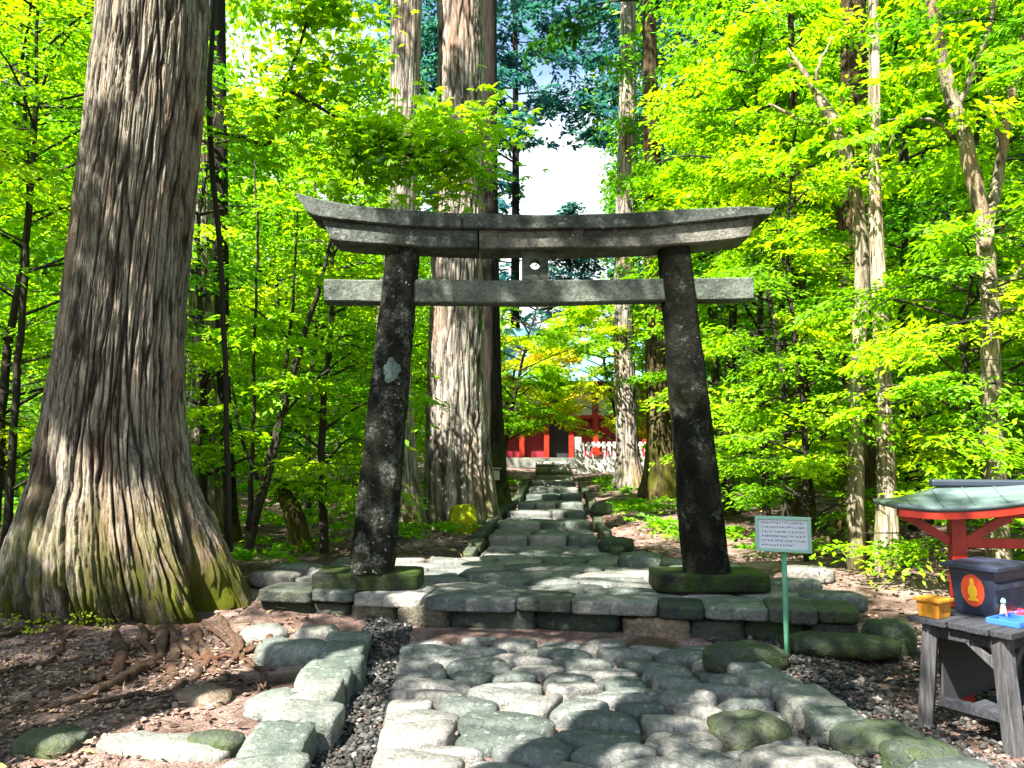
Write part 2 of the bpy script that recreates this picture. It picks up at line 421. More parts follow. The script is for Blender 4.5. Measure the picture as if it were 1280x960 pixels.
# ---- lower path of rounded cobbles
LP = link('cobbled_path', None, kind='structure')
pl0, pl1 = G(465, 955), G(508, 782)
pr0, pr1 = G(1042, 955), G(880, 790)
def ext(a, b, Y): t = (Y - a.y) / (b.y - a.y); return a + (b - a) * t
quad = [ext(pl0, pl1, 1.9), ext(pr0, pr1, 1.9), ext(pr0, pr1, 6.12), ext(pl0, pl1, 6.42)]
for i, P in enumerate(paving_cells(quad, .38, .22, .36, .030, 5)):
    paving_stone(P, .004, .12, .026, LP, MAT['paving'], 100 + i, 24, 'cobble', .035, .14)

# ---- the platform under the torii with its front step
PZ = .25
PF = link('stone_platform', None, kind='structure')
fl, fr = G(327, 738, PZ), G(1084, 768, PZ)
bl, br = G(470, 682, PZ), G(860, 690, PZ)
ed = (fr - fl)
back = Vector((-.2, .36, 0))
quad = [fl + Vector((.05, .34, 0)), fr + Vector((-.05, .34, 0)), Vector((2.55, 9.3, 0)), Vector((-2.05, 9.3, 0))]
for i, P in enumerate(paving_cells(quad, .62, .34, .30, .022, 9)):
    paving_stone(P, PZ - .012, .10, .022, PF, MAT['paving'], 300 + i, 16, 'paving_stone', .02, .2)
quad = [Vector((-.42, 9.3, 0)), Vector((1.35, 9.3, 0)), Vector((1.2, 10.5, 0)), Vector((-.32, 10.5, 0))]
for i, P in enumerate(paving_cells(quad, .55, .32, .3, .022, 19)):
    paving_stone(P, PZ - .012, .10, .022, PF, MAT['paving'], 500 + i, 14, 'paving_stone', .02, .2)
ang = math.atan2(ed.y, ed.x)
def course(ws, mks, z, h, dep, push, seed, name, rough, k):
    t = 0; tot = sum(ws); r = random.Random(seed)
    for i, (w, mk) in enumerate(zip(ws, mks)):
        c = fl + ed * ((t + w / 2) / tot); t += w; L = ed.length * w / tot; p_ = push + r.uniform(-.025, .025) - (.05 if mk == 'rough' else 0)
        hh = h * r.uniform(.88, 1.1)
        block(name, (c.x - ed.normalized().y * -p_ * 0, c.y + dep / 2 + p_, z - hh / 2 + r.uniform(-.012, .012)), (L * 1.0, dep, hh), MAT[mk], seed + i, PF, ang + r.uniform(-.02, .02), .02, k, rough, 14)
course([.70, .52, .86, 1.10, .62, .95, .48, .66, .5, .42], ['step', 'paving', 'kerb', 'paving', 'step', 'paving', 'step', 'kerb', 'step', 'mossy'], PZ + .02, .115, .46, -.02, 60, 'edge_slab', .05, 9)
course([.62, .40, .50, .55, .9, .84, .64, .5, .56, .45], ['step', 'step', 'rough', 'rough', 'step', 'step', 'rough', 'step', 'mossy', 'step'], PZ - .085, .22, .36, .05, 80, 'step_stone', .11, 6)
for i, (px, py, sx) in enumerate([(345, 718, .5), (372, 708, .55), (985, 728, .6), (1040, 744, .55), (1010, 712, .5)]):
    p = G(px, py, PZ); block('paving_stone', (p.x, p.y, PZ - .05), (sx, .3, .16), MAT['paving'], 420 + i, PF, ang, .03, 5, .05)

# ---- upper path: shallow steps up to the shrine hall
UP = link('stepped_path', None, kind='structure')
treads = [(10.5, .35), (12.0, .41), (13.4, .46), (14.9, .51), (16.6, .57), (18.6, .62), (21.0, .68), (23.6, .75), (25.6, .84), (26.6, .94), (27.6, 1.03), (28.6, 1.12), (30.2, 1.12)]
def path_w(Y): return float(np.interp(Y, [10.5, 13, 16, 25, 30], [1.5, 1.42, 1.2, 1.2, 1.3]))
for i in range(len(treads) - 1):
    y0, z = treads[i]; y1 = treads[i + 1][0]
    xc, w = float(path_x(y0)), path_w(y0)
    r = random.Random(900 + i); cuts = [0] + sorted(r.uniform(.25, .75) for _ in range(2 if i < 4 else 1)) + [1]
    if len(cuts) == 4 and cuts[2] - cuts[1] < .15: cuts.pop(1)
    for a, b in zip(cuts[:-1], cuts[1:]):
        if b - a < .08: continue
        block('step_stone', (xc + (-.5 + (a + b) / 2) * w, y0 + .17, z - .10), (w * (b - a) - .015, .36, .21), MAT['kerb' if i % 2 else 'paving'], 910 + i * 3 + int(a * 9), UP, r.uniform(-.02, .02), .01, 8, .05)
    x0, w1 = float(path_x(y1)), path_w(y1)
    quad = [Vector((xc - w / 2, y0 + .37, 0)), Vector((xc + w / 2, y0 + .37, 0)), Vector((x0 + w1 / 2, y1 + .05, 0)), Vector((x0 - w1 / 2, y1 + .05, 0))]
    for j, P in enumerate(paving_cells(quad, .52, .42, .3, .025, 40 + i)):
        paving_stone(P, z - .006 - .06 * (np.mean([p[1] for p in P]) - y0) / (y1 - y0), .16, .025, UP, MAT['paving'], 2000 + i * 40 + j, 12, 'paving_stone', .03, .22)
# kerb along the upper path
def kerb_row(name, label, cat, pts, n, size, mat, seed, group=None, tilt=.04, k=6, sink=.4, rough=.06):
    root = thing(name, label, cat, tuple(pts[0]), 0, group); r = random.Random(seed)
    seg = [0]
    for a, b in zip(pts[:-1], pts[1:]): seg.append(seg[-1] + (Vector(b) - Vector(a)).length)
    cuts = np.cumsum([0] + [r.uniform(.7, 1.3) for _ in range(n)]); cuts = cuts / cuts[-1] * seg[-1]
    def at(s): return Vector([float(np.interp(s, seg, [p[i] for p in pts])) for i in range(3)])
    for i in range(n):
        a, b = at(cuts[i]), at(cuts[i + 1]); c = (a + b) / 2; L = (b - a).length
        h = size[1] * r.uniform(.85, 1.15)
        block('kerb_stone', (c.x + r.uniform(-.03, .03), c.y, c.z - h * sink + h * .5 - .0), (L * .96, size[0] * r.uniform(.85, 1.2), h), mat, seed + i, root, math.atan2((b - a).y, (b - a).x), tilt, k, rough, 8)
    return root
kp = [Vector((float(path_x(y)) - path_w(y) / 2 - .16, y, float(np.interp(y, [9.3, 10.5, 24, 28], [.20, .25, .70, 1.02])))) for y in (9.4, 11, 13, 15, 17.5, 20, 23)]
kerb_row('stone_kerb', 'long low row of mossy kerb stones on the cedar side of the stepped path', 'kerb', kp, 19, (.17, .15), MAT['mossy'], 700)
kp = [Vector((float(path_x(y)) + path_w(y) / 2 + .16, y, float(np.interp(y, [9.3, 10.5, 24, 28], [.20, .25, .70, 1.02])))) for y in (9.6, 11, 13, 15, 17.5, 20, 23)]
kerb_row('stone_kerb', 'long low row of mossy kerb stones on the fern side of the stepped path', 'kerb', kp, 19, (.16, .14), MAT['mossy'], 730)

# ---- kerbs and boulders of the lower path
pts = [G(x, y, .10) for x, y in ((436, 790), (415, 825), (392, 865), (352, 920), (300, 985), (255, 1050))]
kerb_row('stone_kerb', 'row of squared pale kerb stones between the big trunk and the gravel channel', 'kerb', pts, 9, (.34, .22), MAT['kerb'], 760, None, .07, 11, .96, .075)
pts = [G(x, y, .075) for x, y in ((905, 806), (952, 838), (1012, 866), (1050, 900))]
kerb_row('stone_kerb', 'short row of pale worn kerb stones leading to the foot of the small sign', 'kerb', pts, 5, (.27, .22), MAT['kerb'], 780, None, .06, 8, .96, .08)
bl_ = [  # px, py (middle of the top), size, z of the top, material, label
 (930, 804, (.62, .28, .22), .17, 'mossy', 'long dark mossy block lying just under the step, behind the pale kerb'),
 (1050, 792, (.80, .26, .18), .17, 'mossy', 'long low mossy stone lying in front of the step beyond the sign post'),
 (936, 895, (.42, .34, .2), .08, 'mossy', 'dark green rounded boulder at the path edge below the pale kerb stones'),
 (1000, 940, (.55, .36, .2), .07, 'paving', 'broad grey boulder at the near edge of the path'),
 (1095, 905, (.48, .34, .2), .07, 'mossy', 'flat dark mossy boulder between the path and the stall legs'),
 (1150, 925, (.36, .26, .22), .11, 'mossy', 'yellowish mossy boulder right beside the leg of the stall'),
 (1190, 955, (.40, .30, .2), .09, 'paving', 'grey boulder half hidden under the shelf of the stall'),
 (62, 912, (.36, .26, .2), .07, 'mossy', 'small green mossy boulder alone in the leaf litter under the big trunk'),
 (205, 922, (.72, .26, .14), .05, 'kerb', 'long flat slab sunk in the litter between two green boulders'),
 (268, 915, (.30, .22, .14), .06, 'mossy', 'small dark stone at the end of the sunken slab'),
 (330, 782, (.36, .28, .18), .10, 'kerb', 'knobbly pale stone tucked against the end of the step'),
 (372, 800, (.60, .34, .22), .14, 'kerb', 'large rounded white boulder behind the kerb by the step'),
 (395, 782, (.34, .26, .2), .12, 'kerb', 'small flat white boulder between the large white one and the step'),
 (345, 865, (.34, .28, .2), .10, 'kerb', 'brownish stone leaning on the outside of the pale kerb'),
 (255, 860, (.34, .24, .16), .08, 'rough', 'tan stone among the exposed roots'),
 (1108, 775, (.36, .3, .3), .24, 'mossy', 'upright mossy boulder between the platform corner and the stall'),
 (580, 652, (.46, .4, .55), .62, 'moss_rock', 'bright yellow green moss covered boulder at the foot of the great cedar'),
 (752, 628, (.36, .3, .22), .62, 'mossy', 'small mossy boulder beside the stepped path'),
 (800, 690, (.5, .35, .22), .38, 'kerb', 'pale boulder behind the plinth of the dark pillar'),
 (770, 672, (.46, .3, .2), .40, 'mossy', 'dark boulder at the bend of the stepped path'),
 (640, 602, (.6, .4, .4), 1.0, 'kerb', 'pale boulder at the foot of the stair to the red hall'),
]
k = M('moss_boulder'); v = k.coords('Object')
k.col(k.ramp(k.noise(v, 6, 6, .7), [(.3, (.10, .13, .01)), (.55, (.36, .40, .012)), (.8, (.50, .48, .03))]), .95, .1); k.bump(k.noise(v, 60, 4, .8), 1, .02)
MAT['moss_rock'] = k.m
for i, (px, py, s, z, mk, lab) in enumerate(bl_):
    p = G(px, py, z)
    if mk == 'moss_rock': p = A(px, 664, 12.6); p.z = gz(p.x, 12.6) + .45
    if 'red hall' in lab: p = Vector((.35, 24.5, gz(.35, 24.5) + .3))
    block('boulder', (p.x, p.y, p.z - s[2] / 2), s, MAT[mk], 800 + i, None, random.Random(i).uniform(-.4, .4), .08, 3.0, .12, 9, label=lab, cat='boulder', group='loose boulders around the paths')

def scatter_pebbles(name, n, area, smin, smax, mat, seed):
    r = np.random.default_rng(seed); V0 = np.array([[1, 0, 0], [-1, 0, 0], [0, 1, 0], [0, -1, 0], [0, 0, 1], [0, 0, -1]], float)
    F0 = np.array([[0, 2, 4], [2, 1, 4], [1, 3, 4], [3, 0, 4], [2, 0, 5], [1, 2, 5], [3, 1, 5], [0, 3, 5]])
    P = area(r, n); s = r.uniform(smin, smax, (n, 1, 1)) * np.stack([r.uniform(.7, 1.3, n), r.uniform(.7, 1.3, n), r.uniform(.3, .8, n)], 1)[:, None]
    a = r.uniform(0, 6.28, n); V = V0[None] * s; V = V + r.normal(0, .15, V.shape) * s
    x = V[..., 0] * np.cos(a)[:, None] - V[..., 1] * np.sin(a)[:, None]; y = V[..., 0] * np.sin(a)[:, None] + V[..., 1] * np.cos(a)[:, None]
    V = np.stack([x, y, V[..., 2]], -1) + P[:, None]
    F = F0[None] + (np.arange(n) * 6)[:, None, None]
    tone = np.repeat(r.uniform(0, 1, n), 6)
    link(name, mesh(name, V.reshape(-1, 3), F.reshape(-1, 3), mat, True, {'tone': tone}), kind='stuff')
def tone_mat(name, stops, rough=.8):
    k = M(name); k.col(k.ramp(k.attr('tone'), stops), rough, .25); return k.m
MAT['gravel'] = tone_mat('gravel_stone', [(0, (.010, .011, .010)), (.6, (.032, .032, .029)), (.9, (.07, .066, .06)), (1, (.20, .18, .17))])
kl = [G(x, y, 0) for x, y in ((470, 785), (392, 945))]
def chan_left(r, n):
    t = r.uniform(-.6, 1.02, n); y = pl0.y + (pl1.y - pl0.y) * t
    xr_ = pl0.x + (pl1.x - pl0.x) * t + .04; xl_ = np.interp(y, [kl[1].y, kl[0].y], [kl[1].x, kl[0].x]) - .1
    x = xl_ + (xr_ - xl_) * r.uniform(0, 1, n)
    return np.stack([x, y, ground_z(x, y) + r.uniform(0, .02, n)], 1)
def chan_right(r, n):
    y = r.uniform(3.2, 6.3, n); x = np.interp(y, [pr0.y, pr1.y], [pr0.x, pr1.x]) + r.uniform(-.05, .75, n) ** 1.0
    return np.stack([x, y, ground_z(x, y) + r.uniform(0, .02, n)], 1)
def yard_right(r, n):
    x = r.uniform(1.9, 4.6, n); y = r.uniform(3.0, 6.2, n)
    return np.stack([x, y, ground_z(x, y) + r.uniform(0, .015, n)], 1)
def around(r, n):
    x = r.uniform(-5, 4.5, n); y = r.uniform(2.5, 6.4, n); m = (x > -1.9) & (x < 1.6); x[m] = r.uniform(-5, -1.9, m.sum())
    return np.stack([x, y, ground_z(x, y) + r.uniform(0, .015, n)], 1)
scatter_pebbles('gravel', 4200, chan_left, .008, .030, MAT['gravel'], 1)
scatter_pebbles('gravel', 3200, chan_right, .008, .032, MAT['gravel'], 2)
scatter_pebbles('gravel', 5000, yard_right, .006, .028, MAT['gravel'], 3)
MAT['crumbs'] = tone_mat('soil_crumbs', [(0, (.03, .022, .016)), (.5, (.13, .085, .06)), (1, (.36, .26, .21))])
scatter_pebbles('soil_crumbs', 9000, around, .005, .022, MAT['crumbs'], 4)

# ------------------------------------------------------------------ leaves
def leaf_quads(P, D, N, L, Wd, bend=.18):
    n = len(P)
    D = D / np.linalg.norm(D, axis=1, keepdims=True)
    S = np.cross(D, N); S /= np.linalg.norm(S, axis=1, keepdims=True) + 1e-9
    N = np.cross(S, D)
    L = np.broadcast_to(L, n)[:, None]; Wd = np.broadcast_to(Wd, n)[:, None]
    V = np.stack([P, P + D * L * .5 + S * Wd * .5, P + D * L - N * L * bend, P + D * L * .5 - S * Wd * .5], 1)
    return V.reshape(-1, 3)
def leaf_mesh(name, parts, mat):
    V = np.concatenate([p[0] for p in parts]); t = np.concatenate([p[1] for p in parts])
    F = np.arange(len(V)).reshape(-1, 4)
    return mesh(name, V, F, mat, False, {'tone': np.repeat(np.clip(t, 0, 1), 4)})
def unit(v): return v / (np.linalg.norm(v, axis=-1, keepdims=True) + 1e-9)
def spray(r, base, axis, size, n, L, tilt=.45, droop=.25, spread=55, tone=.5, wl=.42, tones=.16):
    """one flat feathered spray: leaves in two ranks along twigs that fan out from its base"""
    axis = unit(np.asarray(axis, float)); up = unit(np.array([r.normal(0, .25), r.normal(0, .25), 1.0]))
    side = unit(np.cross(axis, up)); up = np.cross(side, axis)
    a = np.radians(r.uniform(-spread, spread, n)); q = np.round(a / .26) * .26 + r.normal(0, .03, n)
    t = r.uniform(.08, 1, n) ** .75 * size * (1 - .35 * np.abs(q))
    tw = axis * np.cos(q)[:, None] + side * np.sin(q)[:, None]
    P = base + tw * t[:, None] - np.array([0, 0, 1.]) * (droop * t ** 2 / size)[:, None] + r.normal(0, .025 * size, (n, 3))
    s = r.choice([-1, 1], n)[:, None]
    D = tw * .75 + np.cross(tw, up) * s * .75 + r.normal(0, .25, (n, 3)) - np.array([0, 0, .15])
    N = up + r.normal(0, tilt, (n, 3))
    Ls = L * r.uniform(.5, 1.4, n)
    return leaf_quads(P, D, N, Ls, Ls * wl), tone + r.normal(0, tones, n)
def clump(r, c, rad, n, L, tone=.5, flat=.6, wl=.5):
    d = unit(r.normal(0, 1, (n, 3))); P = c + d * (r.uniform(.2, 1, n) ** .5)[:, None] * rad * np.array([1, 1, flat])
    D = d + r.normal(0, .6, (n, 3)) - np.array([0, 0, .2]); N = np.array([0, 0, 1.]) + r.normal(0, .7, (n, 3))
    Ls = L * r.uniform(.7, 1.3, n)
    return leaf_quads(P, D, N, Ls, Ls * wl), tone + r.normal(0, .15, n)
def keep(part, ok):
    V, t = part; m = ok(V.reshape(-1, 4, 3)[:, 0]); return V.reshape(-1, 4, 3)[m].reshape(-1, 3), t[m]
def avenue(P):                                                 # the clear air above the stepped path
    w = np.interp(P[:, 1], [8, 12, 20, 34, 60], [.6, 1.0, 1.3, 2.2, 3.4])
    off = P[:, 0] - path_x(P[:, 1])
    return (np.abs(off) > w) | (P[:, 2] > 12.6 * np.maximum(P[:, 1], 14) / 30 + 1.0)

MAT['litter'] = tone_mat('leaf_litter', [(0, (.035, .018, .010)), (.45, (.13, .075, .05)), (.8, (.30, .20, .16)), (1, (.42, .30, .08))])
def litter(n, xs, ys, seed, L, skip):
    r = np.random.default_rng(seed); x = r.uniform(*xs, n); y = r.uniform(*ys, n); m = skip(x, y) & (noise(x * 1.3, y * 1.3, 0, seed) + r.uniform(-.3, .3, n) > .42); x, y = x[m], y[m]; n = len(x)
    P = np.stack([x, y, ground_z(x, y) + r.uniform(.004, .03, n)], 1); a = r.uniform(0, 6.28, n); D = np.stack([np.cos(a), np.sin(a), r.normal(0, .2, n)], 1); N = np.array([0, 0, 1.]) + r.normal(0, .4, (n, 3)); Ls = L * r.uniform(.5, 1.4, n)
    thin = r.uniform(0, 1, n) < .35; Ls = np.where(thin, Ls * 2.2, Ls)
    return leaf_quads(P, D, N, Ls, np.where(thin, .008, Ls * .5)), r.uniform(0, 1, n) ** 1.2
near = lambda x, y: (x < np.interp(y, [3, 6.5], [-1.35, -1.75])) | (x > 2.0) | (y > 6.9)
far_ = lambda x, y: np.abs(x - path_x(y)) > np.where(y < 9.4, 2.6, 1.0)
link('leaf_litter', leaf_mesh('leaf_litter', [litter(9000, (-6, -1.3), (2.8, 7.2), 61, .06, near), litter(3500, (1.9, 5.5), (3.0, 7.0), 62, .05, near), litter(16000, (-8, 9), (7, 17), 63, .09, far_)], MAT['litter']), kind='stuff')

# ------------------------------------------------------------------ trunks
def strips(T, Z, n, length, seed, warp=.35):
    """long plates of bark: cells n round the trunk, each about `length` tall; returns distance to the crack and a tone per plate"""
    U = T / (2 * np.pi) * n; W = Z / length
    U = U + warp * 1.1 * (fbm(np.cos(T) * 3, np.sin(T) * 3, Z * .8, seed, 3) - .5) + warp * .8 * (noise(np.cos(T) * n * .3, np.sin(T) * n * .3, Z * 5, seed + 1) - .5)
    W = W + .8 * (noise(np.cos(T) * n * .16, np.sin(T) * n * .16, Z * .4, seed + 2) - .5)
    iu, iw = np.floor(U), np.floor(W); F1 = np.full(U.shape, 9.); F2 = F1.copy(); tone = F1 * 0
    for a in (-1, 0, 1):
        for b in (-1, 0, 1):
            cu, cw = iu + a, iw + b; k = np.mod(cu, n)
            pu = cu + .5 + .8 * (_h(k, cw, k * 0, seed + 5) - .5); pw = cw + .5 + .9 * (_h(k, cw, k * 0, seed + 6) - .5)
            d = np.hypot(U - pu, (W - pw) * .55); t = _h(k, cw, k * 0, seed + 7)
            m = d < F1; F2 = np.where(m, F1, np.minimum(F2, d)); tone = np.where(m, t, tone); F1 = np.where(m, d, F1)
    return F2 - F1, tone
def trunk_mesh(name, zs, cs, rs, mat, nth=48, amp=.05, plates=26, flare=0.0, fz=.4, lobes=5, seed=0, length=1.1):
    zs, rs = np.asarray(zs, float), np.asarray(rs, float); cs = np.asarray(cs, float)
    th = np.linspace(0, 2 * np.pi, nth, endpoint=False)
    T, Z = np.meshgrid(th, zs); r0 = rs[:, None] * np.ones_like(T); c, s = np.cos(T), np.sin(T)
    e1, t1 = strips(T, Z, plates, length, seed); e2, t2 = strips(T, Z, int(plates * 2.6), length * .45, seed + 40, .6); e3, t3 = strips(T, Z, int(plates * 4.5), length * .22, seed + 60, .8)
    g1, g2 = 1 - sm(.0, .17, e1), 1 - sm(.0, .30, e2)
    g3 = fbm(c * plates * .9, s * plates * .9, Z * 4, seed + 12, 3) - .5
    d = 1.15 * g1 + .4 * g2 + .35 * (t1 - .5) + .3 * (t2 - .5) + .45 * (t3 - .5) + .3 * (1 - sm(0, .35, e3)) + .45 * g3
    fl = np.exp(-np.maximum(Z - zs[0], 0) / fz)
    lob = fbm(c * lobes * .32, s * lobes * .32, Z * .25, seed + 20, 2) - .5
    rr = r0 * (1 - amp * d + flare * fl * np.minimum(lob * 2.6 - .10, .04)) + .03 * r0 * (fbm(c * 3, s * 3, Z * 1.5, seed + 30, 3) - .5)
    X = cs[:, 0][:, None] + rr * c; Y = cs[:, 1][:, None] + rr * s * (1 - .42 * np.clip(fl * 1.2, 0, 1) * (flare > .25))
    V = np.stack([X.ravel(), Y.ravel(), Z.ravel()], 1); m = len(zs)
    i = np.arange(m - 1)[:, None] * nth + np.arange(nth)[None]; j = np.arange(m - 1)[:, None] * nth + (np.arange(nth)[None] + 1) % nth
    F = np.stack([i, j, j + nth, i + nth], -1).reshape(-1, 4)
    return mesh(name, V, F, mat, True, {'groove': np.clip(g1 + .3 * g2, 0, 1).ravel(), 'plate': (t1 * .4 + t2 * .3 + t3 * .3).ravel()})
def trunk_from_photo(edges, Y, z0, top, nz, **kw):
    """edges: (py, left px, right px) read along the trunk; it stands at depth Y"""
    zz, cx, rr = [], [], []
    for py, xl, xr in edges:
        a, b = A(xl, py, Y), A(xr, py, Y); a1, a2 = math.atan2(a.x, Y), math.atan2(b.x, Y); m = (a1 + a2) / 2
        zz.append(a.z); cx.append(Y * math.tan(m)); rr.append(Y / math.cos(m) * math.sin((a2 - a1) / 2))
    o = np.argsort(zz); zz, cx, rr = np.array(zz)[o], np.array(cx)[o], np.array(rr)[o]
    zv = zz[-1]; n1 = int(nz * .8)
    zs = np.concatenate([np.linspace(z0, zv, n1), np.linspace(zv, top, nz - n1 + 1)[1:]])
    sl = (cx[-1] - cx[-2]) / max(zz[-1] - zz[-2], .1)
    C_ = np.interp(zs, zz, cx) + np.maximum(zs - zv, 0) * sl * .5
    r_ = np.interp(zs, zz, rr) * np.interp(zs, [zv, max(top, zv + .1)], [1, .35])
    return zs, np.stack([C_, np.full_like(zs, Y)], 1), r_

def bough_crown(r, cx, cy, z0, z1, Rm, nb, ns, size, n, L, tone=.5, droop=.3, ok=None, az=None, lim=None, sprd=55):
    """boughs in whorls from a trunk; returns leaf parts and the boughs' polylines"""
    parts, lines = [], []
    for i in range(nb):
        f = (i + .5) / nb; z = z0 + (z1 - z0) * f + r.uniform(-.2, .2); a = i * 2.4 + r.uniform(-.5, .5)
        if az is not None: a = r.uniform(*az)
        Lb = Rm * (1 - .75 * f ** 1.5) * r.uniform(.65, 1.15)
        d = np.array([math.cos(a), math.sin(a), .12]); tip = np.array([cx, cy, z]) + d * Lb - np.array([0, 0, droop * Lb * .4])
        b0 = np.array([cx, cy, z]); mid = (b0 + tip) / 2 + np.array([0, 0, .12 * Lb]); lines.append((b0, mid, tip, Lb))
        for k in range(ns):
            t = r.uniform(.3, 1.0) if k else 1.0
            p = (1 - t) ** 2 * b0 + 2 * t * (1 - t) * mid + t * t * tip + r.normal(0, .12, 3) * size
            ax = np.array([math.cos(a + r.uniform(-1, 1)), math.sin(a + r.uniform(-1, 1)), r.uniform(-.15, .1)])
            q = spray(r, p - ax * size * .35, ax, size * r.uniform(.7, 1.25), n, L, tone=tone + r.normal(0, .15), droop=droop, spread=sprd)
            if ok is not None: q = keep(q, ok)
            if len(q[1]): parts.append(q)
    return parts, lines
def branch_tubes(mb, lines, rad, n=5):
    for b0, mid, tip, Lb in lines:
        P = curve_pts([b0, mid, tip], 3); mb.tube(P, np.linspace(rad * (.5 + Lb * .25), rad * .15, len(P)), n)

# ---- the big tree beside the path
edges = [(0, 121, 262), (75, 112, 260), (150, 103, 255), (225, 94, 248), (300, 84, 240), (375, 75, 235), (450, 64, 231), (525, 48, 233), (560, 40, 238),
         (600, 32, 246), (645, 14, 266), (685, -4, 286), (725, -22, 306), (755, -38, 318), (790, -46, 322)]
Yb = 7.25
zs, cs, rs = trunk_from_photo(edges, Yb, -.12, 19, 420)
big = thing('cedar_tree', 'huge old cedar with deeply fissured grey bark and flared mossy base, nearest the camera', 'tree', (float(cs[0][0]), Yb, 0))
cs0 = cs - np.array([big.location.x, big.location.y])
o = link('trunk', trunk_mesh('trunk', zs, cs0, rs, MAT['bark_big'], 720, .052, 34, .60, .42, 8, 3, 1.3), big)
r = np.random.default_rng(21)
parts, lines = bough_crown(r, 0, 0, 11.0, 18.5, 3.4, 14, 3, 1.0, 120, .15, .45, .35)
link('crown', leaf_mesh('crown', parts, MAT['leaf_green']), big)
mb = MB(); branch_tubes(mb, lines, .05); mb.build('branch', MAT['bark_cedar'], big, kind='stuff')
root_px = [  # exposed roots in the leaf litter
 [(210, 775), (200, 815), (160, 845), (95, 870), (20, 890)], [(230, 780), (255, 812), (245, 845), (205, 866), (120, 880)],
 [(265, 775), (290, 800), (310, 830), (345, 838)], [(285, 770), (325, 790), (342, 815), (400, 838)], [(240, 790), (270, 830), (300, 850), (330, 870)],
 [(270, 800), (300, 815), (330, 812), (372, 820)], [(215, 800), (240, 822), (300, 822), (330, 850), (322, 880)], [(180, 800), (190, 822), (150, 828), (100, 838)], [(290, 790), (300, 812), (280, 835), (285, 862)], [(240, 800), (215, 840), (225, 875), (180, 900)], [(100, 790), (70, 820), (40, 830), (-30, 850)], [(140, 790), (150, 830), (120, 850), (60, 862)], [(250, 775), (248, 805), (215, 830), (190, 836)], [(60, 775), (20, 800), (-40, 808)]]
for i, pp in enumerate(root_px):
    rr = random.Random(40 + i); P = []
    for k, (px, py) in enumerate(pp):
        g = G(px, py); g = g if k else G(px * .9 + 12, py - 22)
        P.append(Vector((g.x, g.y, gz(g.x, g.y) + (.0 if k == 0 else rr.uniform(.0, .045)))) - big.location)
    P = [Vector((P[0].x * .6, P[0].y * .6, .16)), Vector((P[0].x * .92, P[0].y * .92, .03))] + P[1:]
    P = curve_pts(P, 7, .018, i); n = len(P); r0 = rr.uniform(.022, .062)
    V, F = tube(P, [r0 * (1 - .75 * k / n) * (.7 + .6 * float(noise(k * .45, i * 3.3, 0, 2))) for k in range(n)], 10)
    link('root', mesh('root', np.array(V) + .016 * (np.stack([fbm(*(np.array(V).T * 9), q, 3) for q in (1, 2, 3)], 1) - .5) * 3, F, MAT['root'], True), big)
moss_p = [clump(r, np.array([*(G(px, py).xy), 0.05]) + np.array([0, 0, r.uniform(0, .08)]), .10, 60, .03, .6, .5) for px, py in [(20, 785), (60, 790), (100, 792), (5, 795), (130, 795), (45, 800), (80, 785), (300, 752), (312, 748)]]
link('moss', leaf_mesh('moss', [(p[0] - np.array([big.location.x, big.location.y, 0]), p[1]) for p in moss_p], MAT['moss']), big, kind='stuff')

# ---- the other cedars: (label, edges, Y, base z, mat, crown)
def cedar(label, edges, Y, mat, top=22, amp=.05, freq=5, flare=.2, crown=None, nth=96, nz=150, seed=0, limbs=0, cat='tree', name='cedar_tree'):
    zb = gz(A(edges[-1][1] / 2 + edges[-1][2] / 2, edges[-1][0], Y).x, Y) - .12
    zs, cs, rs = trunk_from_photo(edges, Y, zb, top, nz)
    t = thing(name, label, cat, (float(cs[0][0]), Y, zb + .12)); off = np.array([t.location.x, t.location.y])
    me = trunk_mesh('trunk', zs - t.location.z, cs - off, rs, MAT[mat], nth, amp, int(freq * 3.4), flare, .45, 5, seed)
    link('trunk', me, t)
    if crown:
        r = np.random.default_rng(seed + 50); z0, z1, Rm, nb, ns, size, n, L, lm = crown
        def ok(P): return avenue(P + np.array(t.location))
        ci = int(np.argmin(np.abs(zs - (z0 + z1) / 2))); cx, cy = cs[ci] - off
        parts, lines = bough_crown(r, cx, cy, z0 - t.location.z, z1 - t.location.z, Rm, nb, ns, size, n, L, .5, .35, ok); lines = [q for q in lines if ok(q[2][None])[0]]
        link('crown', leaf_mesh('crown', parts, MAT[lm]), t)
        mb = MB(); branch_tubes(mb, lines, .035); mb.build('branch', MAT['twig'], t, kind='stuff')
    return t
cedar('brown cedar trunk half hidden behind the huge old cedar', [(0, 236, 262), (300, 235, 268), (500, 234, 272), (600, 234, 275), (640, 230, 280), (672, 226, 288)], 12.0, 'bark_cedar', crown=(13.5, 19, 1.7, 7, 2, .9, 120, .16, 'leaf_green'), seed=1)
cedar('dark slender trunk rising just beside the huge old cedar', [(0, 262, 282), (150, 262, 284), (300, 266, 286), (450, 270, 287), (560, 274, 292), (640, 279, 298), (675, 280, 303)], 11.2, 'bark_dark', 17, .04, 4, .1, (12.5, 16, 1.4, 7, 2, .9, 120, .15, 'leaf_green'), 48, 90, 2)
cedar('grey cedar trunk standing behind the lichened pillar of the gate', [(0, 488, 528), (130, 487, 524), (260, 484, 520), (400, 470, 512), (500, 476, 516), (600, 480, 524), (640, 478, 532), (668, 474, 540)], 12.6, 'bark_cedar', 23, crown=(14.0, 21, 1.8, 7, 2, 1.0, 120, .17, 'leaf_green'), seed=3)
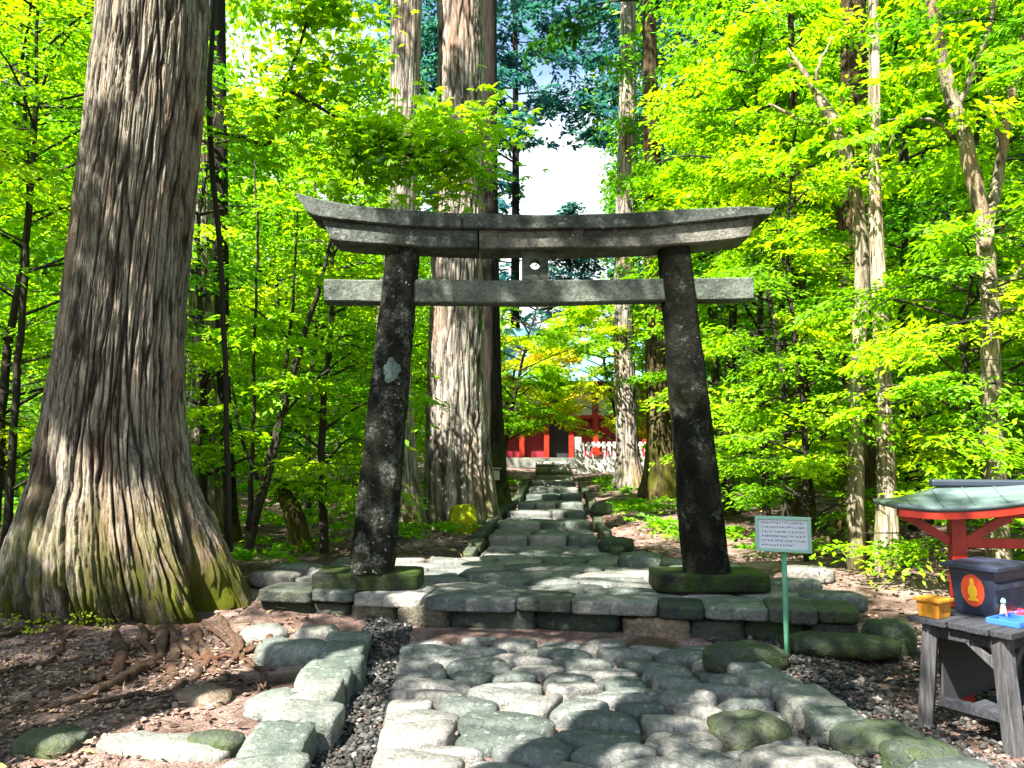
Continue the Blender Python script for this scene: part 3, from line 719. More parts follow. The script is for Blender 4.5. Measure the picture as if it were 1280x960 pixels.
cedar('great pale brown cedar with red fissured bark seen through the gate', [(0, 547, 604), (130, 546, 606), (260, 541, 604), (400, 536, 604), (500, 532, 608), (580, 530, 616), (630, 528, 624), (662, 524, 634)], 13.2, 'bark_cedar', 25, .07, 7, .2, (14.5, 23, 2.0, 7, 2, 1.0, 130, .17, 'leaf_green'), 160, 220, 4)
cedar('nearly black cedar trunk with a small wooden plaque on it', [(0, 601, 621), (200, 602, 622), (400, 604, 625), (500, 604, 628), (590, 604, 634), (625, 600, 640), (648, 596, 650)], 15.0, 'bark_dark', 24, .05, 5, .2, (14.5, 22, 1.7, 7, 2, 1.0, 130, .17, 'leaf_deep'), 80, 120, 5)
cedar('grey trunk with a pale sunlit side standing before the white fence', [(180, 772, 796), (300, 768, 793), (400, 766, 792), (500, 768, 796), (560, 770, 798), (590, 768, 804), (606, 762, 812)], 21.0, 'bark_cedar', 24, .06, 5, .2, (14, 23, 3.2, 16, 4, 1.1, 120, .2, 'leaf_blue'), 72, 110, 6)
cedar('brown mossy trunk leaning beside the dark pillar of the gate', [(380, 806, 832), (460, 806, 836), (540, 808, 842), (590, 804, 848), (618, 796, 856)], 18.0, 'bark_moss', 20, .06, 5, .22, (12, 19, 3.0, 14, 4, 1.0, 120, .18, 'leaf_deep'), 72, 110, 7)
cedar('thick pale trunk with a bright mossy foot behind the sign', [(100, 1050, 1085), (250, 1044, 1084), (380, 1046, 1088), (500, 1050, 1096), (590, 1054, 1102), (640, 1046, 1112), (672, 1034, 1124)], 11.0, 'bark_moss', 18, .06, 5, .25, (10, 17, 3.0, 14, 3, 1.0, 130, .15, 'leaf_green'), 96, 140, 8)
cedar('slim straight pale trunk in front of the thick mossy one', [(60, 1086, 1100), (250, 1084, 1102), (400, 1090, 1112), (500, 1094, 1116), (600, 1096, 1120), (680, 1092, 1126)], 8.6, 'bark_pale', 12, .04, 4, .1, (7.5, 12, 2.6, 16, 4, .8, 150, .11, 'leaf_green'), 48, 110, 9)
cedar('short leaning trunk with moss at the edge of the clearing', [(460, 990, 1012), (540, 992, 1014), (600, 986, 1016), (650, 978, 1024)], 12.4, 'bark_moss', 9, .05, 4, .2, (5.5, 9, 2.4, 14, 4, .8, 150, .12, 'leaf_lime'), 48, 80, 10)
cedar('dark thin trunk just beyond the dark pillar', [(380, 912, 922), (500, 905, 917), (570, 900, 914), (625, 896, 918)], 15.0, 'bark_dark', 10, .03, 4, .1, (5, 10, 2.6, 14, 4, .9, 140, .13, 'leaf_lime'), 24, 50, 11)
pl = MB(); p = A(616, 594, 14.72)
pl.box(p, (.26, .05, .18)); pl.box(p + Vector((0, -.01, .13)), (.32, .10, .02))
o = pl.build('plaque', M('bare_wood').col((.42, .36, .26), .8).m, None, label='small pale wooden plaque with a little roof fixed to the black cedar trunk', cat='plaque')

# ---- the stone torii
TY = 7.15
TO = thing('torii_gate', 'weathered stone torii gate spotted with lichen standing on the stone platform', 'torii gate', (.23, TY, PZ))
def rel(v): return Vector(v) - TO.location
def pillar(base, top, w0, w1, mat, seed):
    m, n = 110, 44; V = []; th = np.linspace(0, 2 * np.pi, n, endpoint=False)
    for k in range(m):
        t = k / (m - 1); c = rel(base).lerp(rel(top), t); w = lerp(w0, w1, t)
        cx = np.sign(np.cos(th)) * np.abs(np.cos(th)) ** .62; cy = np.sign(np.sin(th)) * np.abs(np.sin(th)) ** .62
        d = 1 + (fbm(np.cos(th) * 2.6, np.sin(th) * 2.6, t * 16 + seed, seed, 5) - .5) * .15
        V.append(np.stack([c.x + cx * w / 2 * d, c.y + cy * w / 2 * d, np.full(n, c.z)], 1))
    V = np.concatenate(V)
    F = [(k * n + i, k * n + (i + 1) % n, (k + 1) * n + (i + 1) % n, (k + 1) * n + i) for k in range(m - 1) for i in range(n)]
    return link('pillar', mesh('pillar', V, F, mat, True), TO)
pb0, pt0 = A(465, 711, TY), A(505, 305, TY); pb1, pt1 = A(883, 713, TY), A(841, 305, TY)
P0 = pillar(pb0 - Vector((0, 0, .02)), pt0, .40, .305, MAT['torii_dark'], 3)
P1 = pillar(pb1 - Vector((0, 0, .02)), pt1, .41, .29, MAT['torii_black'], 8)
P0['label'] = 'dark pillar blotched with pale lichen'; P1['label'] = 'dark mossy pillar with few lichen spots'
def plinth(px0, px1, py, yd, seed):
    a, b = A(px0, py, yd), A(px1, py, yd); h = .165
    me = block_mesh('plinth', (b.x - a.x, .52, h), MAT['plinth'], seed, 14, .03, 12)
    o = link('plinth', me, TO); o.location = rel(((a.x + b.x) / 2, yd + .26, PZ + h / 2 - .005))
plinth(388, 523, 722, 6.97, 41); plinth(822, 966, 726, 6.93, 43)
def beam(name, pxs, tops, bots, y0, y1, mat, seed, endL=0.0, endR=0.0, n=26):
    """a curved lintel: its front face runs through the photo points (px, top py, bottom py) at depth y0; y1 is its back"""
    px = np.linspace(pxs[0], pxs[-1], n); V = []
    for k, x in enumerate(px):
        t, b = float(np.interp(x, pxs, tops)), float(np.interp(x, pxs, bots)); T_, B_ = A(x, t, y0), A(x, b, y0)
        sl = endL * max(0, 1 - k / 1.5) - endR * max(0, 1 - (n - 1 - k) / 1.5)
        q = (fbm(x * .02 + seed, np.arange(4) * 1.7, seed, 6, 3) - .5) * .022
        c = .012
        V += [(B_.x + sl, y0 + c, B_.z + q[0]), (B_.x + sl, y0, B_.z + c + q[0]), (T_.x, y0 + q[2] * .5, T_.z - c + q[1]), (T_.x, y0 + c, T_.z + q[1]), (T_.x, y1, T_.z + q[3]), (B_.x + sl, y1, B_.z + q[2])]
    m = 6
    F = [(k * m + i, k * m + (i + 1) % m, (k + 1) * m + (i + 1) % m, (k + 1) * m + i) for k in range(n - 1) for i in range(m)]
    F = [f[::-1] for f in F]
    F += [tuple(range(m))[::1], tuple(range((n - 1) * m, n * m))[::-1]]
    V = [tuple(rel(v)) for v in V]
    return link(name, mesh(name, V, F, mat), TO)
kt = [(368, 240), (400, 249), (440, 256), (500, 262), (570, 266), (660, 268), (760, 267), (820, 263), (870, 260), (920, 257), (945, 257), (968, 260)]
kb = [(368, 262), (400, 271), (440, 276), (500, 282), (570, 285), (660, 286), (760, 285), (820, 282), (870, 277), (920, 272), (945, 269), (968, 268)]
def cut(L, a, b):
    xs = [p[0] for p in L]; pts = [a] + [x for x in xs if a < x < b] + [b]
    return pts, [float(np.interp(x, xs, [p[1] for p in L])) for x in pts]
def seg(name, top, bot, a, b, y0, y1, mat, seed, eL=0, eR=0, n=20):
    xs, t = cut(top, a, b); _, bb = cut(bot, a, b)
    bb = [float(np.interp(x, [p[0] for p in bot], [p[1] for p in bot])) for x in xs]
    return beam(name, xs, t, bb, y0, y1, mat, seed, eL, eR, n)
seg('top_lintel', kt, kb, 368, 577, TY - .25, TY + .25, MAT['torii'], 11, .10, 0)
seg('top_lintel', kt, kb, 578.4, 968, TY - .25, TY + .25, MAT['torii'], 12, 0, .03, 28)
sb = [(402, 299), (440, 303), (500, 307), (600, 310), (700, 310), (800, 308), (870, 304), (945, 296)]
kb2 = [(x, y + 1.2) for x, y in kb]
seg('lower_lintel', kb2, sb, 402, 597, TY - .20, TY + .20, MAT['torii'], 13, .08, 0)
seg('lower_lintel', kb2, sb, 599, 944, TY - .20, TY + .20, MAT['torii'], 14, 0, .05, 28)
seg('tie_beam', [(405, 349), (660, 350), (942, 346)], [(405, 377), (660, 379), (942, 374)], 405, 942, TY - .09, TY + .09, MAT['nuki'], 15, 0, 0, 30)
# the strut in the middle with a round hole through it
a, b = A(652.5, 311, TY - .07), A(685.5, 350, TY - .07); n = 32; cx, cz = (a.x + b.x) / 2, (a.z + b.z) / 2 ; V = []
for yy in (TY - .07, TY + .07):
    for ring in (0, 1):
        for k in range(n):
            t = 2 * math.pi * (k + .5) / n; c, s = math.cos(t), math.sin(t)
            if ring: V.append((cx + c * .048, yy, cz + s * .048))
            else:
                q = 1 / max(abs(c) / ((b.x - a.x) / 2), abs(s) / ((a.z - b.z) / 2)); V.append((cx + c * q, yy, cz + s * q))
F = []
for k in range(n):
    j = (k + 1) % n
    F += [(k, j, n + j, n + k), (2 * n + k, 3 * n + k, 3 * n + j, 2 * n + j), (k, 2 * n + k, 2 * n + j, j), (n + k, n + j, 3 * n + j, 3 * n + k)]
link('strut', mesh('strut', [tuple(rel(v)) for v in V], F, MAT['nuki']), TO)
# big lichen patches on the stone
lich = M('lichen'); v = lich.coords('Object'); lich.col(lich.ramp(lich.noise(v, 30, 4, .7), [(.3, (.045, .075, .065)), (.7, (.13, .17, .15))]), .95, .1); lich.bump(lich.noise(v, 90, 4, .8), .8, .006)
def lichen_patch(px, py, rx, rz, Y, seed, par):
    c = A(px, py, Y); n = 36; V = []; rr = np.random.default_rng(seed)
    for f, h in ((1, 0.006), (.85, -.001), (.3, -.003)):
        for k in range(n):
            t = 2 * math.pi * k / n; q = f * (.35 + 1.3 * float(fbm(math.cos(t) * 2.6 + seed, math.sin(t) * 2.6, seed, 1, 3)))
            V.append(tuple(rel((c.x + math.cos(t) * rx * q, c.y + h + (.35 * (math.cos(t) * rx * q) ** 2), c.z + math.sin(t) * rz * q))))
    F = [(k * n + i, k * n + (i + 1) % n, (k + 1) * n + (i + 1) % n, (k + 1) * n + i) for k in range(2) for i in range(n)] + [tuple(range(2 * n, 3 * n))]
    link('lichen_patch', mesh('lichen_patch', V, F, lich.m, True), TO)
for i, (px, py, rx, rz, Y) in enumerate([(490, 463, .085, .11, TY - .194)]):
    lichen_patch(px, py, rx, rz, Y, 50 + i, TO)

# ---- the small sign
SG = thing('sign', 'small pale green notice board on a thin green post', 'sign', tuple(G(984, 826, .0)), R(-24))
gm = M('green_paint').col((.22, .50, .36), .5, .4); v = gm.coords('Object'); gm.col(gm.ramp(gm.noise(v, 14, 4), [(.3, (.06, .24, .13)), (.7, (.13, .34, .22))]), .5)
MB().tube([(0, 0, -.12), (0, 0, .82)], .019, 12).build('post', gm.m, SG, True)
fm = M('pale_frame').col((.26, .46, .38), .5).m; pm = M('notice_paper').col((.55, .58, .64), .6).m; im = M('notice_ink').col((.06, .06, .16), .7).m
f = MB(); bw, bh, bz = .385, .255, .90
for z in (-1, 1): f.box((0, -.03, bz + z * (bh / 2 - .012)), (bw, .026, .024))
for x in (-1, 1): f.box((x * (bw / 2 - .012), -.03, bz), (.024, .026, bh - .0485))
f.build('frame', fm, SG, bevel=.003)
MB().box((0, -.026, bz), (bw - .046, .012, bh - .046)).build('panel', pm, SG)
rr = random.Random(5); ink = MB()
for ln in range(6):                                            # rows of small written marks, too blurred in the photograph to read
    z = bz + .082 - ln * .032; x = -bw / 2 + .045; end = bw / 2 - (.045 if ln < 5 else .12)
    while x < end:
        w = .014
        for q in range(rr.randint(2, 4)):
            if rr.random() < .55: ink.box((x + rr.uniform(.002, .010), -.0330, z + rr.uniform(-.006, .006)), (rr.uniform(.006, .012), .002, .0022))
            else: ink.box((x + rr.uniform(.002, .011), -.0334, z), (.0022, .002, rr.uniform(.008, .015)))
        x += w + rr.uniform(.002, .006)
ink.build('lettering', im, SG)
SG.location.z = 0

# ---- the offering stall at the edge of the frame
ST_R = R(32)
wood = M('grey_weathered_wood'); v = wood.coords('Object', (1, 1, 1))
w1 = wood.noise(wood.coords('Object', (3, 30, 30)), 2.0, 5, .7)
wood.col(wood.ramp(w1, [(.3, (.010, .011, .014)), (.6, (.035, .037, .043)), (.85, (.10, .10, .11))]), .85, .2); wood.bump(w1, .6, .006)
woodv = M('grey_weathered_post'); w2 = woodv.noise(woodv.coords('Object', (30, 30, 3)), 2.0, 5, .7)
woodv.col(woodv.ramp(w2, [(.3, (.016, .016, .018)), (.6, (.07, .068, .07)), (.85, (.17, .165, .17))]), .85, .2); woodv.bump(w2, .6, .006)
dark = M('dark_board'); dark.col((.03, .03, .034), .8)
TB = thing('offering_table', 'grey weathered wooden offering table with splayed legs and a low shelf', 'table', (2.46, 3.88, 0), ST_R)
tz, wx, wy = .60, 1.15, .53
for i in range(5):
    y0 = wy * i / 5; MB().box((wx / 2 + random.Random(i).uniform(-.012, .012), y0 + wy / 10, tz - .016 + (.0015 * (i % 2))), (wx, wy / 5 - .005, .032)).build('tabletop_plank', wood.m, TB, bevel=.004)
a_ = MB().box((wx / 2, .06, tz - .066), (wx - .12, .03, .065)).box((wx / 2, wy - .06, tz - .066), (wx - .12, .03, .065)).box((.06, wy / 2, tz - .067), (.03, wy - .16, .065)); a_.build('apron', wood.m, TB, bevel=.004)
for lx, ly in ((.07, .08), (.07, wy - .09), (wx - .08, .08), (wx - .08, wy - .12)):
    MB().bar((lx, ly, tz - .035), (lx + (-.02 if lx < .5 else .02), ly + (-.05 if ly < .4 else .05), -.06), .075, .075).build('leg', woodv.m, TB, bevel=.006)
MB().bar((.07, .24, tz - .08), (.07, .06, .38), .05, .04).build('brace', woodv.m, TB, bevel=.004)
MB().bar((.28, .085, tz - .08), (.10, .075, .38), .05, .04).build('brace', woodv.m, TB, bevel=.004)
MB().box((wx / 2, .16, .17), (wx - .10, .20, .03)).build('shelf_plank', wood.m, TB, bevel=.004)
MB().box((.06, wy / 2 - .02, .17), (.05, wy - .22, .05)).build('stretcher', wood.m, TB, bevel=.004)
MB().box((wx / 2, wy - .09, .33), (wx - .3, .02, .40)).build('back_panel', dark.m, TB)
def onT(lx, ly, z=tz): return Vector((2.46 + lx * math.cos(ST_R) - ly * math.sin(ST_R), 3.88 + lx * math.sin(ST_R) + ly * math.cos(ST_R), z))
navy = M('blue_black_paint'); v = navy.coords('Object'); navy.col(navy.ramp(navy.noise(v, 10, 5), [(.3, (.012, .016, .032)), (.7, (.036, .046, .085))]), .45, .5)
BX = thing('offering_box', 'dark blue offering box with a red round emblem and an overhanging lid', 'offering box', tuple(onT(.47, .33)), ST_R)
MB().box((0, 0, .125), (.31, .21, .25), None, (1.14, 1.16)).build('body', navy.m, BX, bevel=.006)
MB().box((0, 0, .2635), (.42, .31, .026)).build('lid', navy.m, BX, bevel=.005)
MB().box((0, -.128, .17), (.36, .016, .03)).build('trim', navy.m, BX)
em = M('emblem_red').col((.72, .09, .035), .5).m; ey = M('emblem_gold').col((.85, .50, .03), .5).m
lean = math.atan2(.155 * .14, .25)
def on_left(u, z, out):                                        # on the sloping end of the box
    return (-(.155 + .155 * .14 * z / .25) - out, u, z)
n = 28; V = [on_left(math.cos(2 * math.pi * k / n) * .062, .135 + math.sin(2 * math.pi * k / n) * .088, .0025) for k in range(n)] + [on_left(math.cos(2 * math.pi * k / n) * .062, .135 + math.sin(2 * math.pi * k / n) * .088, -.004) for k in range(n)]
emb = link('emblem', mesh('emblem', V, [tuple(range(n))[::-1]] + [(k, (k + 1) % n, n + (k + 1) % n, n + k) for k in range(n)], em), BX)
g = [(0, .068), (.010, .058), (.012, .044), (.008, .034), (.018, .020), (.024, .0), (.022, -.022), (.012, -.040), (.026, -.046), (.026, -.056), (-.026, -.056), (-.026, -.046), (-.012, -.040), (-.022, -.022), (-.024, 0), (-.018, .020), (-.008, .034), (-.012, .044), (-.010, .058)]
V = [on_left(u, .135 + z, .006) for u, z in g] + [on_left(u, .135 + z, .001) for u, z in g]; n = len(g)
link('emblem_figure', mesh('emblem_figure', V, [tuple(range(n)), tuple(range(n, 2 * n))[::-1]] + [(k, (k + 1) % n, n + (k + 1) % n, n + k) for k in range(n)], ey), emb)
om = M('orange_wood'); w3 = om.noise(om.coords('Object', (20, 20, 4)), 2, 4, .6); om.col(om.ramp(w3, [(.3, (.30, .11, .008)), (.7, (.48, .21, .02))]), .6)
OB = thing('wooden_box', 'small orange wooden box behind the blue offering box', 'box', tuple(onT(.09, .43)), ST_R)
MB().box((0, 0, .042), (.115, .11, .084), None, (1.12, 1.12)).build('body', om.m, OB, bevel=.004)
MB().box((0, 0, .0935), (.15, .145, .018)).build('lid', om.m, OB, bevel=.004)
blue = M('blue_plastic').col((.03, .12, .42), .35, .5).m; red = M('red_plastic').col((.62, .03, .04), .35, .5).m
TR = thing('tray', 'shallow bright blue tray in front of the offering box', 'tray', tuple(onT(.34, .115)), ST_R)
MB().box((0, 0, .006), (.36, .15, .008)).build('base', blue, TR)
for (c, d) in (((0, -.078, .016), (.36, .008, .028)), ((0, .078, .016), (.36, .008, .028)), ((-.177, 0, .016), (.008, .147, .027)), ((.177, 0, .016), (.008, .147, .027)), ((-.06, 0, .014), (.008, .146, .018)), ((.06, 0, .014), (.008, .146, .018))):
    MB().box(c, d).build('rim', blue, TR, bevel=.002)
RT = thing('dish', 'small red dish behind the blue tray', 'dish', tuple(onT(.50, .215)), ST_R)
V, F = [], []; prof = [(0.001, .004), (.04, .004), (.058, .03), (.062, .03), (.05, .0), (.001, .0)]
for rr_, z in prof: V += [(rr_ * math.cos(2 * math.pi * k / 20), rr_ * math.sin(2 * math.pi * k / 20), z) for k in range(20)]
F = [(i * 20 + k, i * 20 + (k + 1) % 20, (i + 1) * 20 + (k + 1) % 20, (i + 1) * 20 + k) for i in range(5) for k in range(20)]
link('bowl', mesh('bowl', V, F, red, True), RT)
FG = thing('figurine', 'tiny pale figurine with a green top standing against the box', 'figurine', tuple(onT(.36, .205)), ST_R)
b = MB(); b.tube([(0, 0, 0), (0, 0, .02), (0, 0, .05), (0, 0, .075)], [.017, .02, .015, .009], 10); b.build('body', M('pale_ceramic').col((.75, .62, .45), .4).m, FG, True)
b = MB(); b.tube([(0, 0, .0755), (0, 0, .085), (0, 0, .10), (0, 0, .108)], [.010, .016, .014, .004], 10); b.build('head', M('green_ceramic').col((.25, .55, .38), .4).m, FG, True)

verm = M('vermilion_paint'); v = verm.coords('Object'); verm.col(verm.ramp(verm.noise(v, 9, 5, .7), [(.3, (.20, .012, .005)), (.7, (.40, .024, .007))]), .45, .4)
slate = M('grey_copper_roof'); v = slate.coords('Object', (1, 6, 1)); slate.col(slate.ramp(slate.noise(v, 4, 5, .7), [(.3, (.045, .07, .065)), (.7, (.12, .17, .16))]), .35, .5)
dk = M('dark_ridge_metal').col((.02, .03, .045), .5, .4)
KP = thing('roofed_shelter', 'little vermilion shelter with a curved grey roof behind the offering box', 'shelter', (2.72, 4.76, 0), R(-12))
ex0, ex1, ey0, ey1, ez = -.40, 1.9, -.20, .30, 1.165
rx0, rx1, ry, rz_ = -.06, 1.5, .05, 1.285
def roof_z(x, y):
    f = min(1, max(0, (y - ey0) / (ry - ey0)) if y <= ry else (ey1 - y) / (ey1 - ry)); f = min(f, max(0, (x - ex0) / (rx0 - ex0)), max(0, (ex1 - x) / (ex1 - rx1)))
    lift = .13 * math.exp(-((x - .82) / .52) ** 2) * (1 - f * .6) + .02 * math.exp(-((x - ex0) / .15) ** 2) * (1 - f)
    return ez + (rz_ - ez) * (f ** 1.25) + lift
nx, ny = 46, 20; V = []; F = []
for dz in (0, -.028):
    for j in range(ny + 1):
        for i in range(nx + 1):
            x, y = lerp(ex0, ex1, i / nx), lerp(ey0, ey1, j / ny); V.append((x, y, roof_z(x, y) + dz))
N1 = (nx + 1) * (ny + 1)
for j in range(ny):
    for i in range(nx):
        a = j * (nx + 1) + i; q = (a, a + 1, a + nx + 2, a + nx + 1); F.append(q); F.append(tuple(N1 + t for t in q[::-1]))
rim = [i for i in range(nx + 1)] + [j * (nx + 1) + nx for j in range(1, ny + 1)] + [ny * (nx + 1) + i for i in range(nx - 1, -1, -1)] + [j * (nx + 1) for j in range(ny - 1, 0, -1)]
for k in range(len(rim)):
    a, b = rim[k], rim[(k + 1) % len(rim)]; F.append((a, N1 + a, N1 + b, b))
RF = link('roof', mesh('roof', V, F, slate.m, True), KP)
for q in np.linspace(ex0 + .10, ex1 - .10, 13):
    MB().tube([(q, y_, roof_z(q, y_) + .002) for y_ in np.linspace(ey0 + .002, ry, 8)], .006, 5).build('roof_seam', slate.m, RF)
MB().box(((rx0 + rx1) / 2, ry, rz_ + .018), (rx1 - rx0 + .12, .07, .045)).build('ridge_cap', dk.m, RF, bevel=.012)
P = [Vector((x, ey0 + .018, roof_z(x, ey0) - .052)) for x in np.linspace(ex0 + .03, ex1 - .03, 30)]
b = MB()
for p, q in zip(P[:-1], P[1:]): b.bar(p, q, .025, .042)
b.build('fascia', verm.m, KP)
for i, (lx, ly) in enumerate(((0, 0), (1.24, 0))):
    MB().box((lx, ly, .55), (.085, .085, 1.12)).build('post', verm.m, KP, bevel=.006)
MB().box((.62, 0.004, .945), (1.155, .05, .06)).build('tie_beam', verm.m, KP, bevel=.005)
MB().box((.62, 0, 1.125), (1.9, .055, .055)).build('eave_beam', verm.m, KP, bevel=.005)
for lx in (0, 1.24):
    for s in (-1, 1):
        b = MB(); Q = curve_pts([(lx + s * .043, 0, .95), (lx + s * .12, 0, 1.0), (lx + s * .23, 0, 1.07), (lx + s * .30, 0, 1.098)], 4)
        for p, q in zip(Q[:-1], Q[1:]): b.bar(p, q, .045, .05)
        b.build('bracket', verm.m, KP)
b = MB(); b.box((.47, -.06, 1.12), (.07, .07, .05)); b.build('beam_end', M('pink_beam_end').col((.36, .12, .11), .6).m, KP, bevel=.005)

# ---- the shrine hall and white fence at the head of the path
HY = 31.5
HL = thing('shrine_hall', 'red shrine hall with a blue green tiled roof at the head of the stepped path', 'shrine', (2.4, HY, 1.1))
plaster = M('white_plaster').col((.72, .68, .64), .8).m; tile = M('blue_green_roof_tile'); tv = tile.coords('Object'); tile.col(tile.ramp(tile.noise(tv, 2, 4), [(.3, (.06, .17, .20)), (.7, (.16, .33, .36))]), .4, .5)
vio = M('dark_red_panel').col((.20, .012, .02), .6).m
MB().box((0, 2.0, -.06), (9.0, 5.2, .4)).build('base', MAT['kerb'], HL)
for x in np.linspace(-4.0, 4.0, 9): MB().box((x, -.2, 1.6), (.20, .20, 2.95)).build('post', verm.m, HL)
for x in np.linspace(-3.5, 3.5, 8):
    if abs(x + .5) < .1: MB().box((x, .15, 1.35), (.8, .05, 2.4)).build('door', M('dark_doorway').col((.02, .018, .02), .7).m, HL)
    else:
        MB().box((x, .10, .95), (.8, .05, 1.6)).build('wall_panel', vio, HL); MB().box((x, .10, 2.45), (.8, .05, 1.2)).build('wall_panel', plaster, HL)
MB().box((0, -.2, 3.18), (8.6, .26, .24)).build('lintel', verm.m, HL); MB().box((0, -.2, 1.80), (8.1, .10, .14)).build('rail', verm.m, HL)
MB().box((0, 2.3, 1.6), (8.0, 4.0, 3.0)).build('wall', vio, HL)
rf = MB(); rp = [(-1.5, 3.15), (-.6, 3.45), (.6, 4.2), (2.2, 5.5)]
V = []; 
for x in (-5.2, 5.2):
    for y, z in rp: V.append((x, y, z))
    for y, z in rp[::-1]: V.append((x, 4.4 - y, z))
n = 8
me = mesh('roof', V, [(i, i + 1, n + i + 1, n + i) for i in (0, 1, 2, 3, 4, 5, 6)] + [tuple(range(n))[::-1], tuple(range(n, 2 * n))], tile.m)
RO = link('roof', me, HL)
for i in range(36):
    x = -5.1 + i * 10.2 / 35; MB().tube([(x, y, z + .03) for y, z in rp], .075, 6).build('tile_ridge', tile.m, RO)
MB().box((0, 2.2, 5.62), (10.6, .4, .36)).build('ridge_cap', tile.m, RO)
FN = thing('stone_fence', 'white stone fence with upright bars on a low wall before the red hall', 'fence', (4.05, 28.3, .45)); wst = M('white_stone'); wv = wst.coords('Object'); wst.col(wst.ramp(wst.noise(wv, 5, 5), [(.3, (.26, .255, .24)), (.7, (.45, .44, .42))]), .8)
MB().box((0, 0, .25), (3.1, .35, .72)).build('base_wall', wst.m, FN, bevel=.02)
for i in range(16): MB().box((-1.45 + i * 2.9 / 15, 0, 1.0), (.11, .11, .78)).build('bar', wst.m, FN, bevel=.01)
for z in (.80, 1.28): MB().box((0, 0, z), (3.04, .06, .09)).build('rail', wst.m, FN)
for x in (-1.62, 1.62): MB().box((x, 0, .72), (.24, .24, 1.70)).build('post', wst.m, FN, bevel=.02)
MB().box((-.95, -.14, 1.06), (.34, .03, .26)).build('red_board', verm.m, FN); MB().box((-.05, -.14, 1.45), (.26, .03, .46)).build('red_board', verm.m, FN)

# ------------------------------------------------------------------ young trees of the understorey
def young_tree(x, y, H, Rm, lm, label, group=None, seed=0, nb=16, ns=4, size=.75, n=150, L=.10, z0=.25, mat='twig', rad=.06, lean=(0, 0), name='maple_tree', ok=None, tone=.5, droop=.25, cat='tree', az=None):
    r = np.random.default_rng(seed); zb = gz(x, y); t = thing(name, label, cat, (x, y, zb), 0, group)
    P = [(0, 0, -.1), (lean[0] * .3 + r.normal(0, .06), lean[1] * .3, H * .35), (lean[0] * .7 + r.normal(0, .1), lean[1] * .7, H * .7), (lean[0], lean[1], H)]
    Q = curve_pts(P, 7, .012, seed); mb = MB(); mb.tube(Q, np.linspace(rad, rad * .25, len(Q)), 8)
    parts = []
    def okk(W):
        W = W + np.array(t.location); m = avenue(W) if ok is None else ok(W); return m
    for i in range(nb):
        f = z0 + (1 - z0) * (i + .5) / nb; q = Q[min(len(Q) - 1, int(f * len(Q)))]; a = i * 2.4 + r.uniform(-.5, .5)
        if az is not None: a = r.uniform(*az)
        Lb = Rm * (1.05 - .7 * abs(f - .45) ** 1.2) * r.uniform(.6, 1.15); b0 = np.array(q)
        tip = b0 + np.array([math.cos(a) * Lb, math.sin(a) * Lb, Lb * r.uniform(.05, .4)]); mid = (b0 + tip) / 2 + np.array([0, 0, .1 * Lb]) + r.normal(0, .06, 3)
        if okk(tip[None])[0]:
            pp = curve_pts([b0, mid, tip], 3); mb.tube(pp, np.linspace(rad * .35, rad * .08, len(pp)), 5)
        tb = tone + r.normal(0, .22)
        for k in range(ns):
            s = 1.0 if k == 0 else r.uniform(.35, 1); p = (1 - s) ** 2 * b0 + 2 * s * (1 - s) * mid + s * s * tip + r.normal(0, .1, 3)
            aa = a + r.uniform(-1.1, 1.1); ax = np.array([math.cos(aa), math.sin(aa), r.uniform(-.2, .15)])
            q_ = keep(spray(r, p - ax * size * .3, ax, size * r.uniform(.7, 1.25), n, L, tone=tb + r.normal(0, .08), droop=droop), okk)
            if len(q_[1]): parts.append(q_)
            if y < 15 and len(q_[1]) > n * .6: mb.tube([p - ax * size * .9, p - ax * size * .25, p + ax * size * .55 - np.array([0, 0, droop * .2])], [.006, .005, .002], 3)
    mb.build('trunk', MAT[mat], t, True)
    if parts: link('crown', leaf_mesh('crown', parts, MAT[lm]), t)
    return t
LB_LEFT = ['low {} young tree just left of the lichened pillar of the gate', '{} young tree next to the dark slender trunk beside the huge cedar', 'tall {} young tree behind the huge cedar foot at the outer frame edge',
 '{} young tree half out of the frame beyond the huge cedar', '{} young tree mostly hidden behind the huge cedar trunk', '{} young tree in the second row between the leaning dark stems and the lichened pillar', 'low {} young tree far behind the grey cedar trunk next to the gate',
 '{} young tree in the back row above the leaning dark stems', 'big {} tree in the back row at the frame edge beyond the huge cedar', '{} tree far back, seen just right of the huge cedar trunk', '{} low tree far behind the lichened pillar of the gate', None,
 'small {} tree beside the stair, behind the great pale brown cedar', 'tall {} tree farthest back beyond the huge cedar', '{} tree farthest back between the huge cedar and the gate']
LB_RIGHT = ['slim {} young tree between the dark pillar and the sign', '{} young tree behind the pale forked tree', '{} young tree at the frame edge above the little shelter', '{} young tree in the second row behind the sign', '{} young tree in the second row just right of the thick mossy trunk', '{} tree at the frame edge in the second row behind the forked tree',
 '{} young tree just behind the dark pillar of the gate', '{} tree in the third row left of the thick mossy trunk', '{} tree in the third row right of the slim pale trunk', 'tall {} tree in the third row at the frame edge', '{} tree in the back row just right of the dark pillar', '{} tree in the back row left of the thick mossy trunk',
 'tall {} tree in the back row behind the pale forked tree', '{} tree farthest back beside the brown mossy leaning trunk', None, None]
left = [(-2.5, 10.4, 4.6, 1.2), (-4.3, 10.8, 6.2, 2.0), (-6.4, 9.6, 6, 2.4), (-8.6, 11.5, 8, 2.8), (-5.9, 13.5, 7.5, 2.4), (-3.9, 14.8, 6.5, 1.8), (-2.9, 17.5, 6.5, 1.5), (-5.4, 17.8, 8.5, 2.5), (-10.5, 16.0, 11, 3.2), (-8.2, 20, 10, 3.0), (-3.6, 21.5, 7, 2.0), (-13.5, 13, 11, 3.2), (-2.2, 24, 6, 1.6), (-12.5, 21, 13, 3.6), (-6.2, 25, 9, 2.8)]
